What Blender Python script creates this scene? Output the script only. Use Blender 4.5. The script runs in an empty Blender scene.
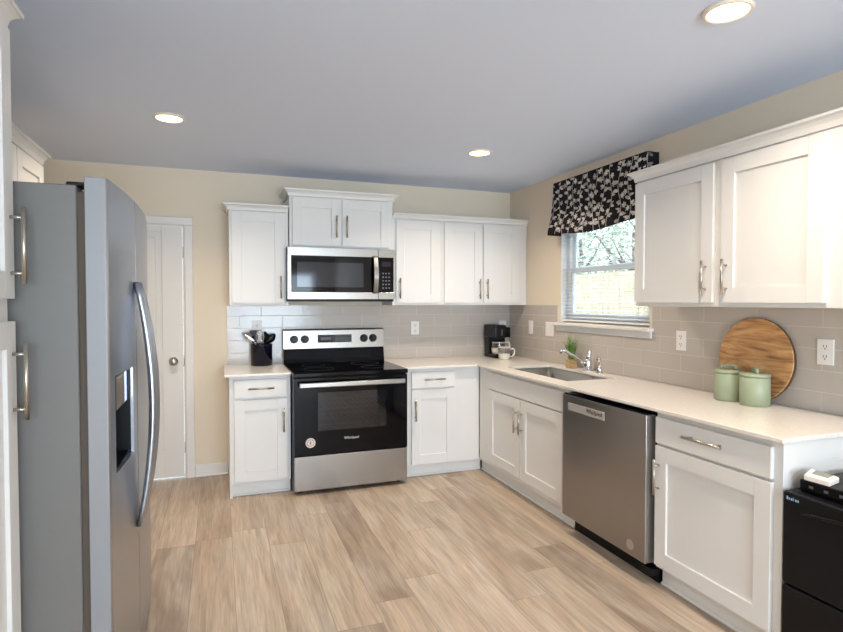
import bpy, bmesh, math, random
from mathutils import Vector, Matrix
PI = math.pi
sc = bpy.context.scene
COL = sc.collection

# ------------------------------------------------------------------ camera
cd = bpy.data.cameras.new('camera')
cd.sensor_width = 36.0
cd.lens = 560.39 * 36.0 / 843.0
cd.clip_start = 0.05
cam = bpy.data.objects.new('camera', cd)
COL.objects.link(cam)
cam.location = (-2.6866, -4.8818, 1.4305)
cam.rotation_euler = (PI / 2 - 0.0266, 0, -0.347)
sc.camera = cam

# ------------------------------------------------------------------ colour management / world / lights
sc.view_settings.view_transform = 'Standard'
sc.view_settings.look = 'None'
sc.view_settings.gamma = 1.0
sc.view_settings.use_curve_mapping = False
sc.view_settings.exposure = 0.16

world = bpy.data.worlds.new('World')
sc.world = world
world.use_nodes = True
wn = world.node_tree
wn.nodes['Background'].inputs[0].default_value = (0.70, 0.87, 1.0, 1)
wn.nodes['Background'].inputs[1].default_value = 4.2

sd = bpy.data.lights.new('sun', 'SUN')
sd.energy = 4.0
sd.angle = math.radians(1)
sd.color = (1.0, 0.94, 0.86)
sun = bpy.data.objects.new('sun', sd)
COL.objects.link(sun)
sun.rotation_euler = (math.radians(38), math.radians(-22), 0)   # comes over the house and lights what is outside

WINDOW_W = 150.0          # daylight coming in at the rear patio doors and rear window
CAN_W = 13.5              # each recessed ceiling lamp


def area(name, loc, rot, sx, sy, watts, color, shape='RECTANGLE', spread=PI):
    d = bpy.data.lights.new(name, 'AREA')
    d.shape = shape
    d.size = sx
    if shape == 'RECTANGLE':
        d.size_y = sy
    d.energy = watts
    d.color = color
    d.spread = spread
    o = bpy.data.objects.new(name, d)
    COL.objects.link(o)
    o.location = loc
    o.rotation_euler = rot
    return o


RY = -9.6     # rear wall of the open-plan room
XL = -3.92    # wall behind pantry and fridge
H = 2.485
DAY = (0.72, 0.86, 1.0)
area('patio_daylight', (-1.5, RY - 0.02, 1.1), (PI / 2 + 0.30, 0, 0), 1.9, 2.0, WINDOW_W, DAY)
area('rear_window_daylight', (-3.25, RY - 0.02, 1.5), (PI / 2 + 0.30, 0, 0), 0.95, 1.2, WINDOW_W * 0.4, DAY)


# ------------------------------------------------------------------ materials
def lin(c):
    return tuple(((v / 255) / 12.92 if v / 255 <= 0.04045 else ((v / 255 + 0.055) / 1.055) ** 2.4) for v in c)


def mat(name, rgb=(200, 200, 200), rough=0.5, metal=0.0, spec=0.5, coat=0.0):
    m = bpy.data.materials.new(name)
    m.use_nodes = True
    b = m.node_tree.nodes['Principled BSDF']
    b.inputs['Base Color'].default_value = (*lin(rgb), 1)
    b.inputs['Roughness'].default_value = rough
    b.inputs['Metallic'].default_value = metal
    b.inputs['Specular IOR Level'].default_value = spec
    b.inputs['Coat Weight'].default_value = coat
    return m


def nodes(m):
    t = m.node_tree
    return t, t.nodes, t.links, t.nodes['Principled BSDF']


def add_noise_tone(m, a, b, scale=(1, 1, 1), nscale=5.0, detail=4.0, lo=0.3, hi=0.7, bump=0.0):
    t, n, l, bs = nodes(m)
    tc = n.new('ShaderNodeTexCoord')
    mp = n.new('ShaderNodeMapping')
    mp.inputs['Scale'].default_value = scale
    nz = n.new('ShaderNodeTexNoise')
    nz.inputs['Scale'].default_value = nscale
    nz.inputs['Detail'].default_value = detail
    cr = n.new('ShaderNodeValToRGB')
    cr.color_ramp.elements[0].position = lo
    cr.color_ramp.elements[1].position = hi
    cr.color_ramp.elements[0].color = (*lin(a), 1)
    cr.color_ramp.elements[1].color = (*lin(b), 1)
    l.new(tc.outputs['Object'], mp.inputs[0])
    l.new(mp.outputs[0], nz.inputs['Vector'])
    l.new(nz.outputs['Fac'], cr.inputs[0])
    l.new(cr.outputs[0], bs.inputs['Base Color'])
    if bump:
        bp = n.new('ShaderNodeBump')
        bp.inputs['Strength'].default_value = bump
        bp.inputs['Distance'].default_value = 0.002
        l.new(nz.outputs['Fac'], bp.inputs['Height'])
        l.new(bp.outputs[0], bs.inputs['Normal'])
    return m


def steel(name, rgb, rough, brush):
    """brushed metal; brush = mapping scale of the streaks"""
    m = mat(name, rgb, rough, 1.0)
    t, n, l, bs = nodes(m)
    tc = n.new('ShaderNodeTexCoord')
    mp = n.new('ShaderNodeMapping')
    mp.inputs['Scale'].default_value = brush
    nz = n.new('ShaderNodeTexNoise')
    nz.inputs['Scale'].default_value = 6.0
    nz.inputs['Detail'].default_value = 2.0
    mr = n.new('ShaderNodeMapRange')
    mr.inputs['To Min'].default_value = rough * 0.93
    mr.inputs['To Max'].default_value = rough * 1.08
    bp = n.new('ShaderNodeBump')
    bp.inputs['Strength'].default_value = 0.006
    bp.inputs['Distance'].default_value = 0.001
    l.new(tc.outputs['Object'], mp.inputs[0])
    l.new(mp.outputs[0], nz.inputs['Vector'])
    l.new(nz.outputs['Fac'], mr.inputs[0])
    l.new(mr.outputs[0], bs.inputs['Roughness'])
    l.new(nz.outputs['Fac'], bp.inputs['Height'])
    l.new(bp.outputs[0], bs.inputs['Normal'])
    return m


def glass(name, tint=(255, 255, 255), gloss=0.08, rough=0.02):
    """thin pane: see-through with a mirror sheen"""
    m = bpy.data.materials.new(name)
    m.use_nodes = True
    t = m.node_tree
    n, l = t.nodes, t.links
    n.remove(n['Principled BSDF'])
    tr = n.new('ShaderNodeBsdfTransparent')
    tr.inputs[0].default_value = (*lin(tint), 1)
    gl = n.new('ShaderNodeBsdfGlossy')
    gl.inputs['Roughness'].default_value = rough
    fr = n.new('ShaderNodeLayerWeight')
    fr.inputs[0].default_value = 0.25
    mr = n.new('ShaderNodeMapRange')
    mr.inputs['To Min'].default_value = gloss
    mr.inputs['To Max'].default_value = 0.7
    mx = n.new('ShaderNodeMixShader')
    l.new(fr.outputs['Facing'], mr.inputs[0])
    l.new(mr.outputs[0], mx.inputs[0])
    l.new(tr.outputs[0], mx.inputs[1])
    l.new(gl.outputs[0], mx.inputs[2])
    l.new(mx.outputs[0], n['Material Output'].inputs[0])
    return m


def emit(name, rgb, strength):
    m = bpy.data.materials.new(name)
    m.use_nodes = True
    b = m.node_tree.nodes['Principled BSDF']
    b.inputs['Base Color'].default_value = (*lin(rgb), 1)
    b.inputs['Emission Color'].default_value = (*lin(rgb), 1)
    b.inputs['Emission Strength'].default_value = strength
    return m


def plank_floor():
    m = mat('oak_plank', (190, 165, 140), 0.42)
    t, n, l, bs = nodes(m)

    def math_(op, a, b=None, c=None):
        q = n.new('ShaderNodeMath')
        q.operation = op
        for i, v in enumerate((a, b, c)):
            if v is None:
                continue
            if isinstance(v, (int, float)):
                q.inputs[i].default_value = v
            else:
                l.new(v, q.inputs[i])
        return q.outputs[0]
    tc = n.new('ShaderNodeTexCoord')
    sp = n.new('ShaderNodeSeparateXYZ')
    l.new(tc.outputs['Object'], sp.inputs[0])
    W, L = 0.205, 1.38
    u = math_('DIVIDE', math_('ADD', sp.outputs[0], 20.05), W)
    cidx = math_('FLOOR', u)
    wn1 = n.new('ShaderNodeTexWhiteNoise')
    wn1.noise_dimensions = '1D'
    l.new(cidx, wn1.inputs['W'])
    v = math_('ADD', math_('DIVIDE', math_('ADD', sp.outputs[1], 30.0), L), math_('MULTIPLY', wn1.outputs['Value'], 7.3))
    ridx = math_('FLOOR', v)
    cb = n.new('ShaderNodeCombineXYZ')
    l.new(cidx, cb.inputs[0])
    l.new(ridx, cb.inputs[1])
    wn2 = n.new('ShaderNodeTexWhiteNoise')
    wn2.noise_dimensions = '2D'
    l.new(cb.outputs[0], wn2.inputs['Vector'])
    # board tone
    cr = n.new('ShaderNodeValToRGB')
    e = cr.color_ramp.elements
    e[0].position = 0.0
    e[0].color = (*lin((146, 127, 110)), 1)
    e[1].position = 1.0
    e[1].color = (*lin((194, 174, 154)), 1)
    for pos, c in ((0.25, (166, 146, 127)), (0.5, (178, 157, 137)), (0.75, (186, 166, 145))):
        k = e.new(pos)
        k.color = (*lin(c), 1)
    l.new(wn2.outputs['Value'], cr.inputs[0])
    # grain, shifted for each board
    off = n.new('ShaderNodeVectorMath')
    off.operation = 'MULTIPLY_ADD'
    off.inputs[1].default_value = (37, 53, 11)
    l.new(wn2.outputs['Color'], off.inputs[0])
    l.new(tc.outputs['Object'], off.inputs[2])

    def grain(scale, ns, det, dist):
        mp = n.new('ShaderNodeMapping')
        mp.inputs['Scale'].default_value = scale
        nz = n.new('ShaderNodeTexNoise')
        nz.inputs['Scale'].default_value = ns
        nz.inputs['Detail'].default_value = det
        nz.inputs['Distortion'].default_value = dist
        l.new(off.outputs[0], mp.inputs[0])
        l.new(mp.outputs[0], nz.inputs['Vector'])
        return nz.outputs['Fac']
    g1 = grain((14, 1.1, 1), 1.6, 5, 0.8)
    g2 = grain((46, 2.0, 1), 2.5, 4, 0.6)
    g3 = grain((3.0, 0.9, 1), 1.2, 3, 1.2)
    r1 = n.new('ShaderNodeMapRange')
    r1.inputs['From Min'].default_value = 0.3
    r1.inputs['From Max'].default_value = 0.7
    r1.inputs['To Min'].default_value = 0.76
    r1.inputs['To Max'].default_value = 1.15
    l.new(g1, r1.inputs[0])
    r2 = n.new('ShaderNodeMapRange')
    r2.inputs['From Min'].default_value = 0.3
    r2.inputs['From Max'].default_value = 0.7
    r2.inputs['To Min'].default_value = 0.80
    r2.inputs['To Max'].default_value = 1.08
    l.new(g2, r2.inputs[0])
    mul = math_('MULTIPLY', r1.outputs[0], r2.outputs[0])
    # pale greyish drift
    mixg = n.new('ShaderNodeMix')
    mixg.data_type = 'RGBA'
    mr3 = n.new('ShaderNodeMapRange')
    mr3.inputs['From Min'].default_value = 0.42
    mr3.inputs['From Max'].default_value = 0.72
    mr3.inputs['To Max'].default_value = 0.75
    l.new(g3, mr3.inputs[0])
    l.new(mr3.outputs[0], mixg.inputs[0])
    l.new(cr.outputs[0], mixg.inputs[6])
    mixg.inputs[7].default_value = (*lin((200, 188, 173)), 1)
    # joints
    fu = math_('FRACT', u)
    fv = math_('FRACT', v)
    du = math_('MULTIPLY', math_('MINIMUM', fu, math_('SUBTRACT', 1.0, fu)), W)
    dv = math_('MULTIPLY', math_('MINIMUM', fv, math_('SUBTRACT', 1.0, fv)), L)
    d = math_('MINIMUM', du, dv)
    mj = n.new('ShaderNodeMapRange')
    mj.inputs['From Max'].default_value = 0.0028
    mj.inputs['To Min'].default_value = 0.62
    l.new(d, mj.inputs[0])
    fac = math_('MULTIPLY', mul, mj.outputs[0])
    vm = n.new('ShaderNodeVectorMath')
    vm.operation = 'SCALE'
    l.new(mixg.outputs[2], vm.inputs[0])
    l.new(fac, vm.inputs['Scale'])
    l.new(vm.outputs[0], bs.inputs['Base Color'])
    bp = n.new('ShaderNodeBump')
    bp.inputs['Strength'].default_value = 0.15
    bp.inputs['Distance'].default_value = 0.002
    l.new(fac, bp.inputs['Height'])
    l.new(bp.outputs[0], bs.inputs['Normal'])
    return m


def tile_mat(name, axis):
    m = mat(name, (205, 198, 190), 0.16, 0, 0.5)
    t, n, l, bs = nodes(m)
    tc = n.new('ShaderNodeTexCoord')
    sp = n.new('ShaderNodeSeparateXYZ')
    cb = n.new('ShaderNodeCombineXYZ')
    l.new(tc.outputs['Object'], sp.inputs[0])
    l.new(sp.outputs[axis], cb.inputs[0])
    l.new(sp.outputs[2], cb.inputs[1])
    mp = n.new('ShaderNodeMapping')
    mp.inputs['Location'].default_value = (0.11, -0.897, 0)
    l.new(cb.outputs[0], mp.inputs[0])
    br = n.new('ShaderNodeTexBrick')
    br.offset = 0.5
    br.inputs['Scale'].default_value = 1.0
    br.inputs['Mortar Size'].default_value = 0.0022
    br.inputs['Mortar Smooth'].default_value = 0.15
    br.inputs['Brick Width'].default_value = 0.345
    br.inputs['Row Height'].default_value = 0.1025
    br.inputs['Color1'].default_value = (*lin((194, 186, 178)), 1)
    br.inputs['Color2'].default_value = (*lin((189, 181, 173)), 1)
    br.inputs['Mortar'].default_value = (*lin((204, 197, 190)), 1)
    l.new(mp.outputs[0], br.inputs['Vector'])
    l.new(br.outputs['Color'], bs.inputs['Base Color'])
    nz = n.new('ShaderNodeTexNoise')
    nz.inputs['Scale'].default_value = 9.0
    nz.inputs['Detail'].default_value = 1.0
    l.new(tc.outputs['Object'], nz.inputs['Vector'])
    mth = n.new('ShaderNodeMath')
    mth.operation = 'MULTIPLY_ADD'
    mth.inputs[1].default_value = -1.0
    l.new(br.outputs['Fac'], mth.inputs[0])
    l.new(nz.outputs['Fac'], mth.inputs[2])
    bp = n.new('ShaderNodeBump')
    bp.inputs['Strength'].default_value = 0.35
    bp.inputs['Distance'].default_value = 0.003
    l.new(mth.outputs[0], bp.inputs['Height'])
    l.new(bp.outputs[0], bs.inputs['Normal'])
    mr = n.new('ShaderNodeMapRange')
    mr.inputs['To Min'].default_value = 0.14
    mr.inputs['To Max'].default_value = 0.6
    l.new(br.outputs['Fac'], mr.inputs[0])
    l.new(mr.outputs[0], bs.inputs['Roughness'])
    return m


M = {}
M['wall'] = mat('wall_paint', (230, 217, 197), 0.75, 0, 0.2)
M['ceiling'] = mat('ceiling_daylight_tint', (221, 232, 252), 0.8, 0, 0.2)  # cool daylight cast on the ceiling is mixed into this colour
M['white'] = mat('cabinet_paint', (225, 224, 222), 0.38, 0, 0.4)
M['trim'] = mat('trim_paint', (230, 228, 225), 0.45, 0, 0.4)
M['floor'] = plank_floor()
M['tile_x'] = tile_mat('backsplash_tile_x', 0)
M['tile_y'] = tile_mat('backsplash_tile_y', 1)
M['quartz'] = add_noise_tone(mat('quartz', (236, 230, 222), 0.22), (227, 221, 214), (233, 228, 221), (1, 1, 1), 60, 3, 0.35, 0.65)
M['steel'] = steel('stainless', (162, 159, 155), 0.26, (1.5, 1.5, 90))
M['steel_h'] = steel('stainless_dark', (166, 163, 161), 0.30, (90, 1.5, 1.5))
M['fridge_front'] = steel('fridge_stainless', (176, 182, 192), 0.30, (1.5, 1.0, 90))  # blue of the reflections is put into the steel colour
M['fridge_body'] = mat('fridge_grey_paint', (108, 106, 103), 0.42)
M['fridge_side'] = mat('fridge_door_side', (136, 137, 140), 0.45, 0.2)
M['nickel'] = mat('brushed_nickel', (186, 180, 170), 0.28, 1.0)
M['plate'] = mat('pale_plate', (190, 186, 182), 0.4, 0.4)
M['chrome'] = mat('chrome', (225, 225, 228), 0.08, 1.0)
M['gasket'] = mat('gasket', (78, 66, 56), 0.7)
M['black'] = mat('black_plastic', (9, 9, 12), 0.35, 0, 0.3)
M['black_gloss'] = mat('black_glass', (6, 6, 10), 0.05, 0, 0.2)
M['black_matte'] = mat('black_matte', (9, 11, 17), 0.42, 0, 0.25)
M['dark'] = mat('dark_cavity', (30, 28, 27), 0.6)
M['enamel'] = mat('oven_enamel', (120, 122, 130), 0.35)
M['oven_glass'] = glass('oven_glass', (140, 152, 172), 0.05, 0.03)
M['pane'] = glass('clear_pane', (250, 252, 255), 0.03, 0.0)
M['clear'] = glass('clear_glass', (240, 240, 240), 0.10, 0.02)
M['cream'] = mat('cream_ceramic', (236, 228, 212), 0.3)
M['outlet'] = mat('outlet_plastic', (240, 236, 232), 0.35)
M['slot'] = mat('slot_dark', (70, 66, 62), 0.6)
M['sage'] = mat('sage_enamel', (154, 165, 138), 0.38)
M['wood_edge'] = mat('bark_edge', (84, 60, 44), 0.7)
M['leaf'] = add_noise_tone(mat('grass_leaf', (92, 130, 52), 0.5), (70, 112, 40), (140, 172, 84), (1, 1, 1), 30, 2)
M['basket'] = add_noise_tone(mat('jute', (196, 164, 120), 0.8), (170, 134, 92), (212, 184, 142), (1, 1, 8), 40, 2, bump=0.4)
M['soil'] = mat('soil', (60, 46, 36), 0.9)
M['cloth_black'] = add_noise_tone(mat('valance_black', (34, 32, 36), 0.9, 0, 0.1), (28, 26, 30), (44, 41, 45), (1, 1, 1), 90, 2)
M['cloth_print'] = add_noise_tone(mat('valance_print', (190, 184, 176), 0.9, 0, 0.1), (150, 146, 142), (226, 222, 216), (1, 1, 1), 26, 3)
M['blind'] = mat('blind_slat', (238, 240, 242), 0.5)
M['vinyl'] = mat('window_vinyl', (236, 239, 242), 0.4)
M['crock'] = mat('crock_navy', (12, 14, 30), 0.12, 0, 0.35, 0.0)
M['lamp'] = emit('lamp_diffuser', (255, 226, 180), 5.0)
M['lamp_trim'] = mat('lamp_trim', (236, 226, 214), 0.5)
M['silver_text'] = mat('silver_lettering', (205, 205, 205), 0.3, 0.6)
M['dark_text'] = mat('dark_lettering', (40, 40, 42), 0.4)
M['blue_text'] = mat('pale_blue_lettering', (150, 190, 215), 0.4)
M['sticker'] = mat('sticker', (216, 206, 200), 0.5)
M['sticker_dull'] = mat('sticker_dull', (178, 164, 156), 0.4, 0.3)
M['sticker_ink'] = mat('sticker_ink', (150, 110, 100), 0.5)
M['display'] = mat('display_glass', (14, 18, 40), 0.06)
M['button'] = mat('button_grey', (84, 88, 100), 0.4)
M['lcd'] = mat('lcd_screen', (132, 134, 124), 0.25)
M['device_white'] = mat('device_white', (238, 232, 226), 0.35)
M['fence'] = add_noise_tone(mat('fence_wood', (190, 166, 132), 0.8), (160, 138, 110), (212, 192, 160), (8, 8, 1), 3, 4)
M['grass'] = add_noise_tone(mat('lawn', (110, 130, 70), 0.9), (84, 108, 54), (140, 150, 88), (1, 1, 1), 6, 5)
M['bark'] = mat('tree_bark', (92, 80, 72), 0.9)
M['tree_leaf'] = add_noise_tone(mat('tree_leaf', (120, 134, 96), 0.8), (110, 124, 104), (168, 176, 150), (1, 1, 1), 8, 3)
M['siding'] = mat('siding', (196, 206, 216), 0.7)

# round serving board wood: horizontal planks with strong grain
mb_ = mat('mango_wood', (190, 138, 88), 0.45)
t, n, l, bs = nodes(mb_)
tc = n.new('ShaderNodeTexCoord')
mp = n.new('ShaderNodeMapping')
mp.inputs['Scale'].default_value = (1, 2.2, 13)
nz = n.new('ShaderNodeTexNoise')
nz.inputs['Scale'].default_value = 1.8
nz.inputs['Detail'].default_value = 6
nz.inputs['Distortion'].default_value = 1.6
cr = n.new('ShaderNodeValToRGB')
e = cr.color_ramp.elements
e[0].position = 0.28
e[0].color = (*lin((122, 84, 56)), 1)
e[1].position = 0.74
e[1].color = (*lin((230, 190, 140)), 1)
k = e.new(0.42)
k.color = (*lin((182, 132, 86)), 1)
k = e.new(0.56)
k.color = (*lin((210, 160, 106)), 1)
l.new(tc.outputs['Object'], mp.inputs[0])
l.new(mp.outputs[0], nz.inputs['Vector'])
l.new(nz.outputs['Fac'], cr.inputs[0])
l.new(cr.outputs[0], bs.inputs['Base Color'])
M['board'] = mb_


# ------------------------------------------------------------------ mesh builder
class MB:
    def __init__(s):
        s.bm = bmesh.new()
        s.mats = []

    def mi(s, m):
        if m is None:
            return 0
        if m not in s.mats:
            s.mats.append(m)
        return s.mats.index(m)

    def _mark(s, before, m, smooth=False):
        i = s.mi(m) if m is not None else 0
        for f in s.bm.faces:
            if f not in before:
                f.material_index = i
                f.smooth = smooth

    def box(s, x0, x1, y0, y1, z0, z1, bev=0.0, m=None, seg=1):
        before = set(s.bm.faces)
        x0, x1 = sorted((x0, x1))
        y0, y1 = sorted((y0, y1))
        z0, z1 = sorted((z0, z1))
        r = bmesh.ops.create_cube(s.bm, size=1.0)
        for v in r['verts']:
            v.co = Vector((x0 + (v.co.x + .5) * (x1 - x0), y0 + (v.co.y + .5) * (y1 - y0), z0 + (v.co.z + .5) * (z1 - z0)))
        if bev > 0:
            ed = {e for v in r['verts'] for e in v.link_edges}
            bmesh.ops.bevel(s.bm, geom=list(ed), offset=min(bev, 0.45 * min(x1 - x0, y1 - y0, z1 - z0)), segments=seg, profile=0.5, affect='EDGES')
        s._mark(before, m)
        return s

    def cyl(s, p0, p1, r0, r1=None, seg=20, m=None, caps=True):
        before = set(s.bm.faces)
        p0, p1 = Vector(p0), Vector(p1)
        r1 = r0 if r1 is None else r1
        d = (p1 - p0)
        q = d.to_track_quat('Z', 'Y').to_matrix()
        a, b = [], []
        for k in range(seg):
            c = Vector((math.cos(2 * PI * k / seg), math.sin(2 * PI * k / seg), 0))
            a.append(s.bm.verts.new(p0 + q @ (c * r0)))
            b.append(s.bm.verts.new(p1 + q @ (c * r1)))
        side = []
        for k in range(seg):
            side.append(s.bm.faces.new((a[k], a[(k + 1) % seg], b[(k + 1) % seg], b[k])))
        if caps:
            s.bm.faces.new(a[::-1])
            s.bm.faces.new(b)
        s._mark(before, m)
        for f in side:
            f.smooth = True
        return s

    def tube(s, pts, r, seg=10, m=None, caps=True, flat=1.0):
        """tube through pts; r a number or a list"""
        before = set(s.bm.faces)
        pts = [Vector(p) for p in pts]
        rs = r if isinstance(r, (list, tuple)) else [r] * len(pts)
        rings = []
        up = None
        for i, p in enumerate(pts):
            d = (pts[min(i + 1, len(pts) - 1)] - pts[max(i - 1, 0)]).normalized()
            if up is None:
                up = Vector((0, 0, 1)) if abs(d.z) < 0.9 else Vector((1, 0, 0))
            a = (up - d * up.dot(d)).normalized()
            up = a
            b = d.cross(a)
            rings.append([s.bm.verts.new(p + (a * math.cos(2 * PI * k / seg) + b * math.sin(2 * PI * k / seg) * flat) * rs[i]) for k in range(seg)])
        for i in range(len(rings) - 1):
            for k in range(seg):
                s.bm.faces.new((rings[i][k], rings[i][(k + 1) % seg], rings[i + 1][(k + 1) % seg], rings[i + 1][k]))
        if caps:
            s.bm.faces.new(rings[0][::-1])
            s.bm.faces.new(rings[-1])
        s._mark(before, m, True)
        return s

    def lathe(s, prof, c=(0, 0, 0), seg=32, m=None, smooth=True, close=False):
        """prof: list of (r, z)"""
        before = set(s.bm.faces)
        c = Vector(c)
        rings = []
        for r, z in prof:
            if r < 1e-6:
                rings.append([s.bm.verts.new(c + Vector((0, 0, z)))])
            else:
                rings.append([s.bm.verts.new(c + Vector((r * math.cos(2 * PI * k / seg), r * math.sin(2 * PI * k / seg), z))) for k in range(seg)])
        for i in range(len(rings) - 1):
            A, B = rings[i], rings[i + 1]
            for k in range(seg):
                j = (k + 1) % seg
                if len(A) == 1 and len(B) == 1:
                    continue
                if len(A) == 1:
                    s.bm.faces.new((A[0], B[j], B[k]))
                elif len(B) == 1:
                    s.bm.faces.new((A[k], A[j], B[0]))
                else:
                    s.bm.faces.new((A[k], A[j], B[j], B[k]))
        s._mark(before, m, smooth)
        return s

    def loft(s, rings, m=None, smooth=False, caps=True):
        before = set(s.bm.faces)
        R = [[s.bm.verts.new(Vector(p)) for p in r] for r in rings]
        k_ = len(R[0])
        for i in range(len(R) - 1):
            for k in range(k_):
                s.bm.faces.new((R[i][k], R[i][(k + 1) % k_], R[i + 1][(k + 1) % k_], R[i + 1][k]))
        if caps:
            s.bm.faces.new(R[0][::-1])
            s.bm.faces.new(R[-1])
        s._mark(before, m, smooth)
        return s

    def face(s, pts, m=None):
        before = set(s.bm.faces)
        s.bm.faces.new([s.bm.verts.new(Vector(p)) for p in pts])
        s._mark(before, m)
        return s

    def cells(s, A, B, inside, f, t0, t1, m=None):
        """plate of the cells of the grid A x B for which inside(a, b) holds; f(a, b, t) -> point"""
        before = set(s.bm.faces)
        cache = {}

        def V(a, b, t):
            key = (round(a, 6), round(b, 6), round(t, 6))
            if key not in cache:
                cache[key] = s.bm.verts.new(Vector(f(a, b, t)))
            return cache[key]
        na, nb = len(A) - 1, len(B) - 1
        on = [[inside((A[i] + A[i + 1]) / 2, (B[j] + B[j + 1]) / 2) for j in range(nb)] for i in range(na)]

        def isin(i, j):
            return 0 <= i < na and 0 <= j < nb and on[i][j]
        for i in range(na):
            for j in range(nb):
                if not on[i][j]:
                    continue
                a0, a1, b0, b1 = A[i], A[i + 1], B[j], B[j + 1]
                s.bm.faces.new((V(a0, b0, t1), V(a1, b0, t1), V(a1, b1, t1), V(a0, b1, t1)))
                s.bm.faces.new((V(a0, b1, t0), V(a1, b1, t0), V(a1, b0, t0), V(a0, b0, t0)))
                for (di, dj, p, q) in ((-1, 0, (a0, b1), (a0, b0)), (1, 0, (a1, b0), (a1, b1)), (0, -1, (a0, b0), (a1, b0)), (0, 1, (a1, b1), (a0, b1))):
                    if not isin(i + di, j + dj):
                        s.bm.faces.new((V(*p, t0), V(*q, t0), V(*q, t1), V(*p, t1)))
        s._mark(before, m)
        return s

    def build(s, name, m=None, parent=None, bevel=0.0, recalc=True):
        me = bpy.data.meshes.new(name)
        if recalc:
            bmesh.ops.recalc_face_normals(s.bm, faces=s.bm.faces[:])
        s.bm.to_mesh(me)
        s.bm.free()
        mats = s.mats if s.mats else [m]
        if s.mats and m is not None and m not in s.mats:
            mats = s.mats
        for k in mats:
            me.materials.append(k)
        o = bpy.data.objects.new(name, me)
        COL.objects.link(o)
        if parent is not None:
            top = parent
            while top.parent is not None:
                top = top.parent
            me.transform(Matrix.Translation(-Vector(ORIGIN.get(top.name, (0, 0, 0)))))
            o.parent = parent
        if bevel > 0:
            md = o.modifiers.new('bevel', 'BEVEL')
            md.width = bevel
            md.segments = 2
            md.limit_method = 'ANGLE'
            md.angle_limit = math.radians(40)
        return o


ORIGIN = {}


def thing(name, label, cat, loc=(0, 0, 0), group=None):
    """an Empty at the thing's base; the parts are given in world coordinates and moved under it"""
    o = bpy.data.objects.new(name, None)
    o.empty_display_size = 0.1
    COL.objects.link(o)
    o.location = loc
    ORIGIN[o.name] = tuple(loc)
    tag(o, label, cat, group)
    return o


def tag(o, label, cat, group=None):
    o['label'] = label
    o['category'] = cat
    if group:
        o['group'] = group
    return o


def struct(o, label=None, cat=None):
    o['kind'] = 'structure'
    if label:
        o['label'] = label
    if cat:
        o['category'] = cat
    return o


def copy_tree(o, parent=None):
    c = o.copy()
    COL.objects.link(c)
    if parent is not None:
        c.parent = parent
    for ch in list(o.children):
        copy_tree(ch, c)
    return c


def text(body, size, loc, rot, m, parent, name='lettering'):
    cu = bpy.data.curves.new(name, 'FONT')
    cu.body = body
    cu.size = size
    cu.extrude = 0.0006
    cu.align_x = 'CENTER'
    cu.align_y = 'CENTER'
    cu.materials.append(m)
    o = bpy.data.objects.new(name, cu)
    COL.objects.link(o)
    o.parent = parent
    top = parent
    while top.parent is not None:
        top = top.parent
    o.location = Vector(loc) - Vector(ORIGIN.get(top.name, (0, 0, 0)))
    o.rotation_euler = rot
    bpy.context.view_layer.update()
    me = bpy.data.meshes.new_from_object(o.evaluated_get(bpy.context.evaluated_depsgraph_get()))
    q = bpy.data.objects.new(name, me)
    q.parent, q.location, q.rotation_euler = parent, o.location.copy(), rot
    bpy.data.objects.remove(o)
    COL.objects.link(q)
    return q


# ------------------------------------------------------------------ the room
WT = 0.12
XR_OUT = WT
mb = MB()
mb.box(XL - WT, WT, RY - WT, WT, -0.1, 0)
struct(mb.build('floor', M['floor']), 'light oak plank floor running toward the range wall', 'floor')
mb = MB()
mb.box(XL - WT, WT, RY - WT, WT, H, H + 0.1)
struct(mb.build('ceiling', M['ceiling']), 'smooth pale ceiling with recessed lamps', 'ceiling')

# back wall with the pantry-closet door opening
DX0, DX1, DZ = -3.815, -2.948, 2.040
mb = MB()
mb.cells([XL - WT, DX0, DX1, WT], [0, DZ, H], lambda a, b: not (DX0 < a < DX1 and b < DZ), lambda a, b, t: (a, t, b), 0, WT)
struct(mb.build('wall_back', M['wall']), 'cream wall behind the range', 'wall')
# wall with the sink window
WY0, WY1, WZ0, WZ1 = -1.905, -0.875, 1.256, 2.16
mb = MB()
mb.cells([RY, WY0, WY1, 0], [0, WZ0, WZ1, H], lambda a, b: not (WY0 < a < WY1 and WZ0 < b < WZ1), lambda a, b, t: (t, a, b), 0, WT)
struct(mb.build('wall_right', M['wall']), 'cream wall with the window over the sink', 'wall')
mb = MB()
mb.box(XL - WT, XL, RY, 0, 0, H)
struct(mb.build('wall_left', M['wall']), 'cream wall behind the refrigerator', 'wall')
# rear wall behind the camera: patio doors and a window
mb = MB()
mb.cells([XL - WT, -3.75, -2.75, -2.5, -0.5, WT], [0, 0.05, 0.85, 2.1, H],
         lambda a, b: not ((-2.5 < a < -0.5 and 0.05 < b < 2.1) or (-3.75 < a < -2.75 and 0.85 < b < 2.1)), lambda a, b, t: (a, t, b), RY - WT, RY)
struct(mb.build('wall_rear', M['wall']), 'cream wall with patio doors behind the viewer', 'wall')

# baseboards
mb = MB()
mb.box(-2.878, -2.626, -0.002, -0.016, 0.0, 0.10, 0.004).box(-2.878, -2.626, -0.002, -0.028, 0.0, 0.018, 0.006)
struct(mb.build('baseboard_back', M['trim']), 'white baseboard between door and cabinet', 'baseboard')

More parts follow.
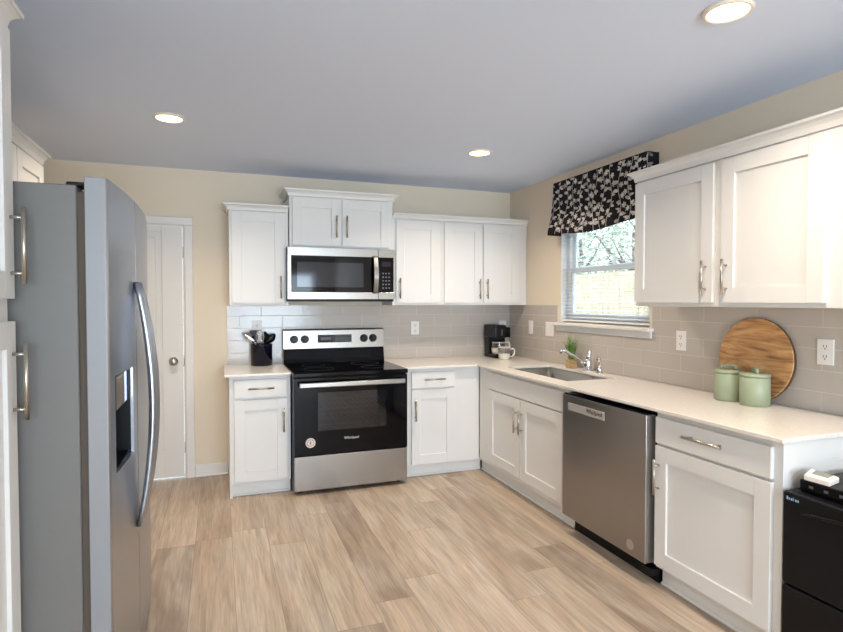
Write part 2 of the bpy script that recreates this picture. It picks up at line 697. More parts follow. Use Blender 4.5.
# door
mb = MB()
mb.box(-2.942, -2.880, -0.001, -0.018, 0.0, 2.035, 0.004)
mb.box(-3.882, -3.820, -0.001, -0.018, 0.0, 2.035, 0.004)
mb.box(-3.882, -2.880, -0.001, -0.018, 2.036, 2.098, 0.004)
mb.box(-2.9475, -2.957, 0.002, WT, 0, 2.03).box(-3.806, -3.8145, 0.002, WT, 0, 2.03).box(-3.806, -2.957, 0.002, WT, 2.03, 2.039)
struct(mb.build('trim_1', M['trim']), 'white casing around the closet door', 'door casing')


def panel_slab(mb, f, u0, u1, z0, z1, n0, n1, stile, rails, depth, m=None):
    """slab u0..u1 x z0..z1 x n0..n1 with recessed panels; rails: list of (z0, z1) panel openings; f(u, n, z) -> point"""
    def B(a0, a1, b0, b1, c0, c1, bev=0.0):
        p, q = f(a0, b0, c0), f(a1, b1, c1)
        mb.box(p[0], q[0], p[1], q[1], p[2], q[2], bev, m)
    B(u0, u0 + stile, n0, n1, z0, z1, 0.0015)
    B(u1 - stile, u1, n0, n1, z0, z1, 0.0015)
    zz = z0
    for a, b in rails:
        B(u0 + stile, u1 - stile, n0, n1, zz, a, 0.0)
        B(u0 + stile, u1 - stile, n0, n1 - depth, a, b, 0.0)
        zz = b
    B(u0 + stile, u1 - stile, n0, n1, zz, z1, 0.0)


FB = lambda u, nn, z: (u, -nn, z)            # back wall: u = X, n = distance from the wall
FR = lambda u, nn, z: (-nn, u, z)            # sink wall: u = Y
FL = lambda u, nn, z: (XL + nn, u, z)        # fridge wall: u = Y

door = MB()
panel_slab(door, lambda u, nn, z: (u, 0.045 - nn, z), -3.803, -2.960, 0.012, 2.026, 0.0, 0.035, 0.15, [(0.24, 0.85), (1.035, 1.985)], 0.018)
for a, b in ((0.24, 0.85), (1.035, 1.985)):
    door.box(-3.61, -3.153, 0.0135, 0.034, a + 0.045, b - 0.045, 0.008)
door_o = struct(door.build('door_1', M['trim']), 'white two-panel closet door', 'door')
mb = MB()
prof = [(0, 0), (0.034, 0), (0.034, 0.006), (0.014, 0.012), (0.012, 0.03), (0.022, 0.036), (0.030, 0.048), (0.030, 0.058), (0.02, 0.068), (0, 0.071)]
mb.lathe(prof, seg=24)
kn = mb.build('door_knob', M['nickel'])
kn.parent = door_o
kn.location = (-3.031, 0.0095, 0.948)
kn.rotation_euler = (PI / 2, 0, 0)
for z in (0.25, 0.95, 1.82):
    mb = MB()
    mb.cyl((-2.953, 0.004, z - 0.045), (-2.953, 0.004, z + 0.045), 0.0045, seg=10)
    mb.build('hinge', M['nickel'], door_o)

# backsplash
mb = MB()
mb.box(-2.625, -0.009, -0.001, -0.009, 0.905, 1.394)
struct(mb.build('backsplash_back', M['tile_x']), 'glossy pale grey subway tile behind the range', 'backsplash')
mb = MB()
mb.cells([-3.345, -1.937, -0.830, -0.001], [0.905, 1.180, 1.394], lambda a, b: not (-1.937 < a < -0.83 and b > 1.180), lambda a, b, t: (t, a, b), -0.009, -0.001)
struct(mb.build('backsplash_right', M['tile_y']), 'glossy greige subway tile around the window', 'backsplash')

# window over the sink
win = MB()
gx = 0.085
win.box(gx - 0.03, gx + 0.03, WY0 + .002, WY0 + 0.045, WZ0 + .001, WZ1 - .001, 0.003)
win.box(gx - 0.03, gx + 0.03, WY1 - 0.045, WY1 - .002, WZ0 + .001, WZ1 - .001, 0.003)
win.box(gx - 0.03, gx + 0.03, WY0 + 0.045, WY1 - 0.045, WZ1 - 0.045, WZ1 - .001, 0.003)
win.box(gx - 0.03, gx + 0.03, WY0 + 0.045, WY1 - 0.045, WZ0 + .001, WZ0 + 0.04, 0.003)
win_o = struct(win.build('window_1', M['vinyl']), 'white sash window over the sink', 'window')
for nm, z0, z1, dx in (('lower_sash', WZ0 + 0.04, 1.70, -0.012), ('upper_sash', 1.665, WZ1 - 0.045, 0.012)):
    sb = MB()
    y0, y1 = WY0 + 0.046, WY1 - 0.046
    x0, x1 = gx + dx - 0.011, gx + dx + 0.011
    sb.box(x0, x1, y0, y0 + 0.04, z0, z1, .002).box(x0, x1, y1 - 0.04, y1, z0, z1, .002)
    sb.box(x0, x1, y0 + .04, y1 - .04, z0, z0 + 0.04, .002).box(x0, x1, y0 + .04, y1 - .04, z1 - 0.04, z1, .002)
    so = sb.build(nm, M['vinyl'], win_o)
    gb = MB()
    gb.box(gx + dx - 0.002, gx + dx + 0.002, y0 + .04, y1 - .04, z0 + .04, z1 - .04)
    gb.build('pane', M['pane'], so)
sb = MB()
sb.box(0.001, .054, WY0 + .0005, WY0 + .005, WZ0 + .0005, WZ1 - .0005).box(0.001, .054, WY1 - .005, WY1 - .0005, WZ0 + .0005, WZ1 - .0005)
sb.box(0.001, .054, WY0 + .005, WY1 - .005, WZ1 - .005, WZ1 - .0005)
sb.build('jamb', M['vinyl'], win_o)
sb = MB()
sb.box(0.05, -0.055, -1.950, -0.822, 1.229, 1.2535, 0.005, None, 2)
sb.build('sill', M['trim'], win_o)
sb = MB()
sb.box(-0.001, -0.022, -1.935, -0.832, 1.182, 1.2285, 0.004)
sb.build('apron', M['trim'], win_o)


# ------------------------------------------------------------------ cabinets
def fbox(mb, f, u0, u1, n0, n1, z0, z1, bev=0.0, m=None):
    p, q = f(u0, n0, z0), f(u1, n1, z1)
    mb.box(p[0], q[0], p[1], q[1], p[2], q[2], bev, m)
    return mb


def pull(f, u, z, nface, length, vertical, parent):
    """bar pull with two posts"""
    mb = MB()
    h = length / 2
    st = nface + 0.032
    if vertical:
        mb.cyl(f(u, st, z - h), f(u, st, z + h), 0.0065, seg=14)
        for s in (-1, 1):
            mb.cyl(f(u, nface + 0.0005, z + s * (h - 0.03)), f(u, st, z + s * (h - 0.03)), 0.005, seg=10)
    else:
        mb.cyl(f(u - h, st, z), f(u + h, st, z), 0.0065, seg=14)
        for s in (-1, 1):
            mb.cyl(f(u + s * (h - 0.03), nface + 0.0005, z), f(u + s * (h - 0.03), st, z), 0.005, seg=10)
    return mb.build('handle', M['nickel'], parent)


def shaker(root, f, u0, u1, z0, z1, nface, handle=None, thick=0.02, stile=0.074, hl=0.175):
    mb = MB()
    panel_slab(mb, f, u0, u1, z0, z1, nface + 0.0005, nface + thick, stile, [(z0 + stile, z1 - stile)], 0.011)
    d = mb.build('door', M['white'], root)
    if handle:
        pull(f, handle[0], handle[1], nface + thick, hl, True, d)
    return d


def drawer(root, f, u0, u1, z0, z1, nface, handle=None, hl=0.18, name='drawer', thick=0.02):
    mb = MB()
    fbox(mb, f, u0, u1, nface + 0.0005, nface + thick, z0, z1, 0.003)
    d = mb.build(name, M['white'], root)
    if handle:
        pull(f, handle[0], handle[1], nface + thick, hl, False, d)
    return d


def crown(root, f, u0, u1, nface, z0, z1, lo=True, hi=True, back=0.004):
    """cove moulding round the top of a cabinet; lo/hi: does it return along the u0/u1 side"""
    prof = [(0.0005, z0), (0.010, z0), (0.012, z0 + 0.2 * (z1 - z0)), (0.015, z0 + 0.42 * (z1 - z0)), (0.025, z0 + 0.66 * (z1 - z0)),
            (0.034, z0 + 0.78 * (z1 - z0)), (0.037, z0 + 0.80 * (z1 - z0)), (0.041, z0 + 0.80 * (z1 - z0)), (0.042, z1)]
    rings = []
    for off, z in prof:
        a = u0 - (off if lo else 0)
        b = u1 + (off if hi else 0)
        rings.append([f(a, back, z), f(b, back, z), f(b, nface + off, z), f(a, nface + off, z)])
    mb = MB()
    mb.loft(rings)
    return mb.build('crown_moulding', M['white'], root)


def upper(name, label, f, u0, u1, z0, z1, nface, doors, zc0, zc1, lo, hi, dz=(0.03, 0.03)):
    c = f((u0 + u1) / 2, nface / 2, z0)
    root = thing(name, label, 'cabinet', c)
    mb = MB()
    fbox(mb, f, u0, u1, 0.004, nface - 0.012, z0 + 0.018, zc0 - 0.0005)
    fbox(mb, f, u0, u1, nface - 0.012, nface, z0, zc0 - 0.0005, 0.0015)      # face frame
    for a in (u0, u1 - 0.016):
        fbox(mb, f, a, a + 0.016, 0.004, nface - 0.012, z0, z0 + 0.018)
    mb.build('body', M['white'], root)
    for d in doors:
        shaker(root, f, d[0], d[1], z0 + dz[0], z1 - dz[1], nface, d[2] if len(d) > 2 else None)
    crown(root, f, u0, u1, nface, zc0, zc1, lo, hi)
    return root


UB = 1.394
hz = UB + 0.03 + 0.115
upper('wall_cabinet', 'single-door white wall cabinet above the utensil crock', FB, -2.610, -2.164, UB, 2.165, 0.325,
      [(-2.592, -2.196, (-2.226, hz))], 2.130, 2.180, True, False, (0.022, 0.045))
upper('wall_cabinet', 'raised short white two-door cabinet above the microwave', FB, -2.158, -1.308, 1.858, 2.27, 0.352,
      [(-2.136, -1.7525, (-1.788, 2.03)), (-1.7385, -1.340, (-1.704, 2.03))], 2.262, 2.317, True, True, (0.016, 0.022))
upper('wall_cabinet', 'single-door white wall cabinet beside the microwave above the counter', FB, -1.302, -0.8505, UB, 2.165, 0.325,
      [(-1.272, -0.884, (-1.244, hz))], 2.127, 2.174, False, False, (0.022, 0.05))
upper('wall_cabinet', 'two-door white wall cabinet in the corner above the coffee maker', FB, -0.8495, -0.004, UB, 2.165, 0.325,
      [(-0.832, -0.468, (-0.498, hz)), (-0.454, -0.092, (-0.424, hz))], 2.127, 2.174, False, False, (0.022, 0.05))
upper('wall_cabinet', 'wide two-door white wall cabinet above the green canisters', FR, -3.362, -2.148, UB + 0.007, 2.165, 0.325,
      [(-3.272, -2.765, (-2.802, hz + 0.01)), (-2.717, -2.154, (-2.678, hz + 0.01))], 2.138, 2.196, True, True, (0.022, 0.04))
upper('wall_cabinet', 'white wall cabinet peeking over the top of the refrigerator', FL, -2.150, -1.275, 1.80, 2.20, 0.325,
      [(-2.140, -1.735), (-1.725, -1.300)], 2.175, 2.232, False, True, (0.022, 0.04))

# pantry cabinet
PN = 0.671   # front plane of the face frame, from the wall
root = thing('pantry_cabinet', 'tall white pantry cabinet with stacked doors beside the refrigerator', 'cabinet', FL(-3.20, 0.33, 0))
mb = MB()
fbox(mb, FL, -3.418, -2.992, 0.004, PN, 0.10, 2.199, 0.001)
mb.build('body', M['white'], root)
mb = MB()
fbox(mb, FL, -3.418, -2.992, 0.004, PN - 0.07, 0.0, 0.0995)
mb.build('toe_kick', M['white'], root)
shaker(root, FL, -3.402, -3.004, 1.437, 2.185, PN, (-3.036, 1.585), 0.022, hl=0.215)
shaker(root, FL, -3.402, -3.004, 0.125, 1.374, PN, (-3.036, 1.205), 0.022, hl=0.215)
crown(root, FL, -3.418, -2.992, PN, 2.1995, 2.252, True, True)

# base cabinets
BN = 0.632
CZ0, CZ1 = 0.886, 0.904


def base(name, label, f, u0, u1, ends=(None, None), top=CZ0 - 0.001, toe=None):
    root = thing(name, label, 'cabinet', f((u0 + u1) / 2, BN / 2, 0))
    mb = MB()
    fbox(mb, f, u0, u1, 0.004, BN, 0.100, top, 0.001)
    for k, a in enumerate((u0, u1 - 0.018)):
        if ends[k]:
            fbox(mb, f, a, a + 0.018, 0.004, BN, 0.0, 0.100)
    mb.build('body', M['white'], root)
    mb = MB()
    t1 = toe if toe is not None else u1
    fbox(mb, f, u0 + (0.0185 if ends[0] else 0), t1, 0.3, BN - 0.045, 0.0, 0.0995)
    fbox(mb, f, u0 + (0.0185 if ends[0] else 0), t1, BN - 0.0445, BN - 0.031, 0.0, 0.018, 0.005)
    mb.build('toe_kick', M['white'], root)
    return root


r = base('base_cabinet', 'narrow white base cabinet with one drawer between wall and range', FB, -2.622, -2.190, (True, None))
drawer(r, FB, -2.590, -2.215, 0.724, 0.860, BN, (-2.402, 0.795))
shaker(r, FB, -2.590, -2.215, 0.118, 0.712, BN, (-2.244, 0.555))
# base on the other side of the range, with the blind corner panel
r = base('base_cabinet', 'white base cabinet with one drawer in the inner corner beside the range', FB, -1.302, -0.634, toe=-0.602)
drawer(r, FB, -1.240, -0.862, 0.728, 0.858, BN, (-1.050, 0.799))
shaker(r, FB, -1.240, -0.862, 0.112, 0.716, BN, (-1.212, 0.555))
# sink base: open carcass so that the bowl hangs free inside
root = thing('base_cabinet', 'wide white two-door base cabinet under the sink', 'cabinet', FR(-1.25, BN / 2, 0))
mb = MB()
fbox(mb, FR, -1.926, -0.640, BN - 0.02, BN, 0.100, CZ0 - 0.001, 0.001)
fbox(mb, FR, -1.926, -1.910, 0.004, BN - 0.02, 0.100, CZ0 - 0.001)
fbox(mb, FR, -0.830, -0.814, 0.004, BN - 0.02, 0.100, CZ0 - 0.001)
fbox(mb, FR, -1.910, -0.830, 0.004, BN - 0.02, 0.100, 0.118)
mb.build('body', M['white'], root)
mb = MB()
fbox(mb, FR, -1.926, -0.590, 0.3, BN - 0.045, 0.0, 0.0995)
fbox(mb, FR, -1.926, -0.600, BN - 0.0445, BN - 0.031, 0.0, 0.018, 0.005)
mb.build('toe_kick', M['white'], root)
drawer(root, FR, -1.870, -0.836, 0.728, 0.858, BN, name='false_drawer_front')
shaker(root, FR, -1.334, -0.836, 0.140, 0.718, BN, (-1.306, 0.562))
shaker(root, FR, -1.870, -1.346, 0.140, 0.718, BN, (-1.374, 0.562))
# end base
r = base('base_cabinet', 'white base cabinet with wide drawer between dishwasher and small fridge', FR, -3.330, -2.664, (True, None))
drawer(r, FR, -3.294, -2.672, 0.728, 0.858, BN, (-2.978, 0.803), 0.215)
shaker(r, FR, -3.294, -2.672, 0.118, 0.716, BN, (-2.700, 0.565))

# countertops
OV = 0.672
mb = MB()
mb.cells([-2.655, -2.188], [-OV, -0.0095], lambda a, b: True, lambda a, b, t: (a, b, t), CZ0, CZ1)
o = mb.build('countertop', M['quartz'], bevel=0.003)
tag(o, 'short white quartz countertop under the utensil crock', 'countertop')
SX0, SX1, SY0, SY1 = -0.535, -0.130, -1.750, -0.915


def in_counter(a, b):
    if SX0 < a < SX1 and SY0 < b < SY1:
        return False
    return b > -OV or a > -OV


mb = MB()
mb.cells([-1.304, -OV, SX0, SX1, -0.0095], [-3.356, SY0, SY1, -OV, -0.0095], in_counter, lambda a, b, t: (a, b, t), CZ0, CZ1)
o = mb.build('countertop', M['quartz'], bevel=0.003)
tag(o, 'long L-shaped white quartz countertop holding the sink', 'countertop')

# sink
root = thing('sink', 'stainless undermount sink basin below the window', 'sink', ((SX0 + SX1) / 2, (SY0 + SY1) / 2, 0.66))


def rr(x0, x1, y0, y1, r, z, k=5):
    pts = []
    for cx, cy, a0 in ((x1 - r, y1 - r, 0), (x0 + r, y1 - r, PI / 2), (x0 + r, y0 + r, PI), (x1 - r, y0 + r, 1.5 * PI)):
        for i in range(k + 1):
            a = a0 + PI / 2 * i / k
            pts.append((cx + r * math.cos(a), cy + r * math.sin(a), z))
    return pts


mb = MB()
g = 0.010
mb.loft([rr(SX0 - .02, SX1 + .02, SY0 - .02, SY1 + .02, 0.05, CZ0 - 0.0015), rr(SX0 - .02, SX1 + .02, SY0 - .02, SY1 + .02, 0.05, CZ0 - 0.004),
         rr(SX0 + g - .003, SX1 - g + .003, SY0 + g - .003, SY1 - g + .003, 0.05, CZ0 - 0.006), rr(SX0 + .02, SX1 - .02, SY0 + .02, SY1 - .02, 0.055, 0.675),
         rr(SX0 + .05, SX1 - .05, SY0 + .05, SY1 - .05, 0.05, 0.664),
         rr(SX0 + .05, SX1 - .05, SY0 + .05, SY1 - .05, 0.05, 0.667), rr(SX0 + .024, SX1 - .024, SY0 + .024, SY1 - .024, 0.055, 0.679),
         rr(SX0 + g, SX1 - g, SY0 + g, SY1 - g, 0.05, CZ0 - 0.003), rr(SX0 - .02, SX1 + .02, SY0 - .02, SY1 + .02, 0.05, CZ0 - 0.0015)], smooth=True, caps=False)
R = mb.bm
mb.face([(p[0], p[1], p[2]) for p in rr(SX0 + .05, SX1 - .05, SY0 + .05, SY1 - .05, 0.05, 0.667)])
mb.face([(p[0], p[1], p[2]) for p in rr(SX0 + .05, SX1 - .05, SY0 + .05, SY1 - .05, 0.05, 0.664)])
bmesh.ops.remove_doubles(mb.bm, verts=mb.bm.verts[:], dist=1e-5)
mb.build('basin', M['steel'], root)
mb = MB()
mb.lathe([(0, 0.6675), (0.045, 0.6675), (0.045, 0.671), (0.036, 0.672), (0.03, 0.669), (0, 0.669)], ((SX0 + SX1) / 2, (SY0 + SY1) / 2, 0), 24)
mb.build('drain', M['chrome'], root)

# faucet
FXc, FYc = -0.072, -1.345
root = thing('faucet', 'chrome kitchen faucet with long low spout behind the sink', 'faucet', (FXc, FYc, CZ1))
mb = MB()
mb.lathe([(0, 0.0005), (0.038, 0.0005), (0.038, 0.008), (0.030, 0.014), (0.026, 0.05), (0.027, 0.075), (0.022, 0.09), (0, 0.092)], (FXc, FYc, CZ1), 24)
mb.build('base', M['chrome'], root)
mb = MB()
mb.tube([(FXc - .015, FYc, CZ1 + .045), (FXc - .07, FYc + .005, CZ1 + .085), (FXc - .14, FYc + .012, CZ1 + .128), (FXc - .185, FYc + .030, CZ1 + .155), (FXc - .212, FYc + .036, CZ1 + .157), (FXc - .222, FYc + .038, CZ1 + .138)],
        [.014, .013, .012, .012, .0125, .0125], 14)
mb.build('spout', M['chrome'], root)
mb = MB()
mb.tube([(FXc, FYc, CZ1 + .088), (FXc + .004, FYc - .004, CZ1 + .115), (FXc + .014, FYc - .016, CZ1 + .16)], [.024, .018, .010], 12)
mb.build('handle', M['chrome'], root)
root = thing('side_sprayer', 'small chrome sprayer standing beside the faucet', 'sprayer', (-0.085, -1.500, CZ1))
mb = MB()
mb.lathe([(0, 0.0005), (0.026, 0.0005), (0.026, 0.006), (0.018, 0.02), (0.015, 0.04), (0, 0.041)], (-0.085, -1.500, CZ1), 20)
mb.build('base', M['chrome'], root)
mb = MB()
mb.tube([(-.085, -1.500, CZ1 + .041), (-.085, -1.500, CZ1 + .08), (-.095, -1.505, CZ1 + .105), (-.115, -1.52, CZ1 + .112)], [.011, .013, .015, .013], 12)
mb.build('spray_head', M['chrome'], root)

# ------------------------------------------------------------------ range
RX0, RX1 = -2.182, -1.310
root = thing('range', 'stainless electric range with black glass oven door', 'range', ((RX0 + RX1) / 2, -0.38, 0))
# body shell with an open oven cavity
OX0, OX1, OZ0, OZ1 = RX0 + 0.10, RX1 - 0.10, 0.36, 0.80
mb = MB()
mb.cells([RX0, OX0, OX1, RX1], [0.03, OZ0, OZ1, 0.872], lambda a, b: not (OX0 < a < OX1 and OZ0 < b < OZ1), lambda a, b, t: (a, -t, b), 0.25, 0.712)
mb.box(RX0, RX1, -0.016, -0.25, 0.03, 0.872)
mb.build('body', M['black'], root)
mb = MB()
mb.box(OX0 + .001, OX1 - .001, -0.2505, -0.256, OZ0 + .001, OZ1 - .001)
mb.box(OX0 + .001, OX0 + .005, -0.256, -0.705, OZ0 + .001, OZ1 - .001).box(OX1 - .005, OX1 - .001, -0.256, -0.705, OZ0 + .001, OZ1 - .001)
mb.box(OX0 + .005, OX1 - .005, -0.256, -0.705, OZ0 + .001, OZ0 + .005).box(OX0 + .005, OX1 - .005, -0.256, -0.705, OZ1 - .005, OZ1 - .001)
mb.build('oven_cavity', M['enamel'], root)
for z in (0.50, 0.62):
    mb = MB()
    for k in range(15):
        x = OX0 + 0.02 + k * (OX1 - OX0 - 0.04) / 14
        mb.cyl((x, -0.27, z), (x, -0.69, z), 0.0025, seg=6)
    for y in (-0.27, -0.48, -0.69):
        mb.cyl((OX0 + 0.0055, y, z), (OX1 - 0.0055, y, z), 0.0035, seg=8)
    mb.build('oven_rack', M['nickel'], root)
for sx in (RX0 + .05, RX1 - .05):
    for y in (-0.08, -0.66):
        mb = MB()
        mb.cyl((sx, y, 0), (sx, y, 0.0295), 0.016, seg=12)
        mb.build('foot', M['black'], root)
# cooktop
mb = MB()
mb.box(RX0 - 0.002, RX1 + 0.002, -0.016, -0.765, 0.8725, 0.906, 0.006, None, 2)
ct = mb.build('cooktop', M['black_gloss'], root)
for bx, by, br_ in ((RX0 + .22, -.27, .095), (RX0 + .22, -.55, .115), (RX1 - .22, -.27, .115), (RX1 - .22, -.55, .095)):
    mb = MB()
    mb.lathe([(br_ - .002, .9062), (br_ - .002, .9066), (br_, .9066), (br_, .9062)], (bx, by, 0), 40)
    mb.build('burner_ring', M['slot'], ct)
# backguard: black riser and stainless control panel
mb = MB()
mb.loft([[(RX0, -.016, .9065), (RX1, -.016, .9065), (RX1, -.105, .9065), (RX0, -.105, .9065)],
         [(RX0, -.016, .94), (RX1, -.016, .94), (RX1, -.095, .94), (RX0, -.095, .94)],
         [(RX0, -.016, 1.028), (RX1, -.016, 1.028), (RX1, -.078, 1.028), (RX0, -.078, 1.028)]])
mb.build('backguard', M['black_gloss'], root)
mb = MB()
mb.loft([[(RX0, -.016, 1.0285), (RX1, -.016, 1.0285), (RX1, -.096, 1.0285), (RX0, -.096, 1.0285)],
         [(RX0, -.016, 1.180), (RX1, -.016, 1.180), (RX1, -.082, 1.180), (RX0, -.082, 1.180)],
         [(RX0, -.016, 1.192), (RX1, -.016, 1.192), (RX1, -.075, 1.192), (RX0, -.075, 1.192)]])
cp = mb.build('control_panel', M['steel'], root)
for kx in (-2.094, -2.005, -1.492, -1.411):
    mb = MB()
    y = -0.0905
    mb.cyl((kx, y, 1.107), (kx, y - .008, 1.107), .034, seg=28).cyl((kx, y - .0081, 1.107), (kx, y - .032, 1.107), .027, .023, seg=28)
    mb.box(kx - .004, kx + .004, y - .0322, y - .036, 1.087, 1.128, .001)
    mb.build('knob', M['black'], cp)
mb = MB()
mb.box(-1.894, -1.602, -0.0915, -0.096, 1.075, 1.142, .002)
dp = mb.build('display', M['display'], cp)
mb = MB()
for i in range(8):
    for j in range(2):
        x = -1.742 + i * .017
        mb.box(x, x + .010, -.0962, -.0968, 1.090 + j * .022, 1.098 + j * .022)
mb.box(-1.872, -1.782, -.0962, -.0967, 1.098, 1.122)
mb.build('button_markings', M['button'], dp)
# oven door: black glass frame with a window
DZ0, DZ1 = 0.293, 0.866
WX0, WX1, WZa, WZb = -2.005, -1.480, 0.47, 0.755
mb = MB()
mb.cells([RX0 + .002, WX0, WX1, RX1 - .002], [DZ0, WZa, WZb, DZ1], lambda a, b: not (WX0 < a < WX1 and WZa < b < WZb), lambda a, b, t: (a, -t, b), 0.715, 0.757)
od = mb.build('oven_door', M['black_gloss'], root, bevel=.003)
mb = MB()
mb.box(WX0 + .0005, WX1 - .0005, -0.748, -0.754, WZa + .0005, WZb - .0005)
mb.build('window_glass', M['oven_glass'], od)
mb = MB()
mb.box(RX0 + .035, RX1 - .035, -0.795, -0.812, 0.800, 0.838, .007, None, 2)
for x in (RX0 + .075, RX1 - .075):
    mb.box(x - .016, x + .016, -0.7575, -0.797, 0.806, 0.832, .003)
mb.build('handle', M['steel'], od)
text('Whirlpool', .027, (-1.755, -.7578, .405), (PI / 2, 0, 0), M['silver_text'], od)
mb = MB()
mb.cyl((-2.062, -.7575, .388), (-2.062, -.7583, .388), .036, seg=28)
st = mb.build('sticker', M['sticker'], od)
mb = MB()
mb.lathe([(.022, 0), (.022, .0006), (.026, .0006), (.026, 0)], (0, 0, 0), 28).box(-.005, .005, -.012, .012, 0, .0006)
so = mb.build('sticker_print', M['sticker_ink'], None)
so.parent = st
so.location = Vector((-2.062, -.7584, .388)) - Vector(ORIGIN[root.name])
so.rotation_euler = (PI / 2, 0, 0)
mb = MB()
mb.box(RX0 + .002, RX1 - .002, -0.7125, -0.752, 0.032, 0.288, .005, None, 2)
mb.build('storage_drawer', M['steel'], root)

# ------------------------------------------------------------------ microwave
root = thing('microwave', 'stainless over-the-range microwave with black window', 'microwave', (-1.746, -.21, 1.425))
MX0, MX1, MZ0, MZ1 = -2.182, -1.310, 1.427, 1.854
DVX = -1.452
mb = MB()
mb.box(MX0, MX1, -0.012, -0.385, MZ0, MZ1)
mb.build('body', M['black'], root)
mb = MB()
mb.box(MX0 + .01, MX1 - .01, -0.3855, -0.420, MZ0 + .001, MZ0 + .016)
mb.build('bottom_vent', M['black_matte'], root)
GX0, GZ0, GZ1 = MX0 + .028, MZ0 + .075, MZ1 - .066
mb = MB()
mb.cells([MX0, GX0, DVX - .002], [MZ0 + .018, GZ0, GZ1, MZ1], lambda a, b: not (a > GX0 and GZ0 < b < GZ1), lambda a, b, t: (a, -t, b), 0.3855, 0.425)
md = mb.build('door', M['steel'], root, bevel=.002)
mb = MB()
mb.box(GX0 + .0005, DVX - .0025, -0.400, -0.4235, GZ0 + .0005, GZ1 - .0005)
mb.build('window_frame', M['black_gloss'], md)
mb = MB()
mb.box(GX0 + .045, DVX - .125, -0.4238, -0.4246, GZ0 + .04, GZ1 - .05)
mb.build('window_glass', M['display'], md)
mb = MB()
hx = DVX - .028
pts = [(hx, -.4255, GZ0 - .01)]
for i in range(9):
    tt = i / 8
    pts.append((hx, -.440 - .028 * math.sin(PI * tt), GZ0 + .005 + tt * (GZ1 - GZ0 - .01)))
pts.append((hx, -.4255, GZ1 + .01))
mb.loft([[(p[0] - .022, p[1], p[2]), (p[0] + .022, p[1], p[2]), (p[0] + .018, p[1] - .010, p[2]), (p[0] - .018, p[1] - .010, p[2])] for p in pts])
mb.build('handle', M['steel'], md)
mb = MB()
mb.cells([DVX + .001, MX1 - .012, MX1], [MZ0 + .018, GZ0, GZ1, MZ1], lambda a, b: not (a < MX1 - .012 and GZ0 < b < GZ1), lambda a, b, t: (a, -t, b), 0.3855, 0.425)
cp = mb.build('control_panel', M['steel'], root, bevel=.002)
mb = MB()
mb.box(DVX + .0015, MX1 - .0125, -0.400, -0.4238, GZ0 + .0005, GZ1 - .0005)
kp = mb.build('keypad', M['black_gloss'], cp)
mb = MB()
mb.box(DVX + .030, MX1 - .035, -.4239, -.4246, GZ1 - .075, GZ1 - .035)
mb.build('clock_display', M['display'], kp)
mb = MB()
for i in range(3):
    for j in range(5):
        x = DVX + .034 + i * .026
        z = GZ0 + .03 + j * .030
        mb.box(x, x + .014, -.4239, -.4244, z, z + .012)
mb.build('key_markings', M['button'], kp)

# ------------------------------------------------------------------ dishwasher
root = thing('dishwasher', 'dark stainless dishwasher with pocket handle beside the sink cabinet', 'dishwasher', (-.33, -2.295, 0))
WY_0, WY_1 = -2.654, -1.936
mb = MB()
mb.box(-0.02, -0.628, WY_0 - .002, WY_1 + .002, 0.10, 0.866)
mb.build('tub', M['black'], root)
mb = MB()
mb.box(-0.3, -0.60, WY_0 + .004, WY_1 - .004, 0.0, 0.099).box(-.6005, -.655, WY_0 - .006, WY_0 + .08, 0.045, 0.085, .004)
mb.build('kick_plate', M['black_matte'], root)
mb = MB()
mb.box(-.6285, -.692, WY_0, WY_1, 0.112, 0.862)
dd = mb.build('door', M['steel_h'], root, bevel=.004)
PY0, PY1, PZ0, PZ1 = -2.335, -1.995, 0.770, 0.816
mb = MB()
mb.box(-.6922, -.6955, PY0, PY1, PZ0, PZ1, .001)
hb = mb.build('handle', M['plate'], dd)
mb = MB()
mb.box(-.645, -.690, WY_0 + .012, WY_1 - .012, .8622, .868)
mb.build('control_strip', M['black_gloss'], dd)
text('Whirlpool', .034, (-.6957, -2.245, .797), (PI / 2, 0, -PI / 2), M['dark_text'], hb)
mb = MB()
mb.cyl((-.6922, -2.545, .168), (-.693, -2.545, .168), .028, seg=26)
mb.build('sticker', M['sticker_dull'], dd)

# ------------------------------------------------------------------ refrigerator
FY0, FY1 = -2.968, -1.975
FX = -3.0
root = thing('refrigerator', 'stainless side-by-side refrigerator with water dispenser', 'refrigerator', (-3.45, (FY0 + FY1) / 2, 0))
mb = MB()
mb.box(-3.90, -3.081, FY0 + .004, FY1 - .004, 0.03, 1.775, .003)
mb.build('body', M['fridge_body'], root)
mb = MB()
mb.box(-3.0805, -3.0605, FY0 + .012, FY1 - .012, 0.10, 1.755)
mb.build('door_gasket', M['gasket'], root)
mb = MB()
mb.box(-3.0805, -3.045, FY0 + .02, FY1 - .02, 0.032, 0.095)
mb.build('toe_grille', M['black_matte'], root)
for y in (FY0 + .06, FY1 - .06):
    for x in (-3.85, -3.15):
        mb = MB()
        mb.cyl((x, y, 0), (x, y, .0295), .02, seg=12)
        mb.build('foot', M['black'], root)
SPL = -2.555
BOW = 0.024
ym = (FY0 + FY1) / 2


def front_x(y):
    return FX + BOW * (1 - ((y - ym) / (FY1 - FY0) * 2) ** 2)


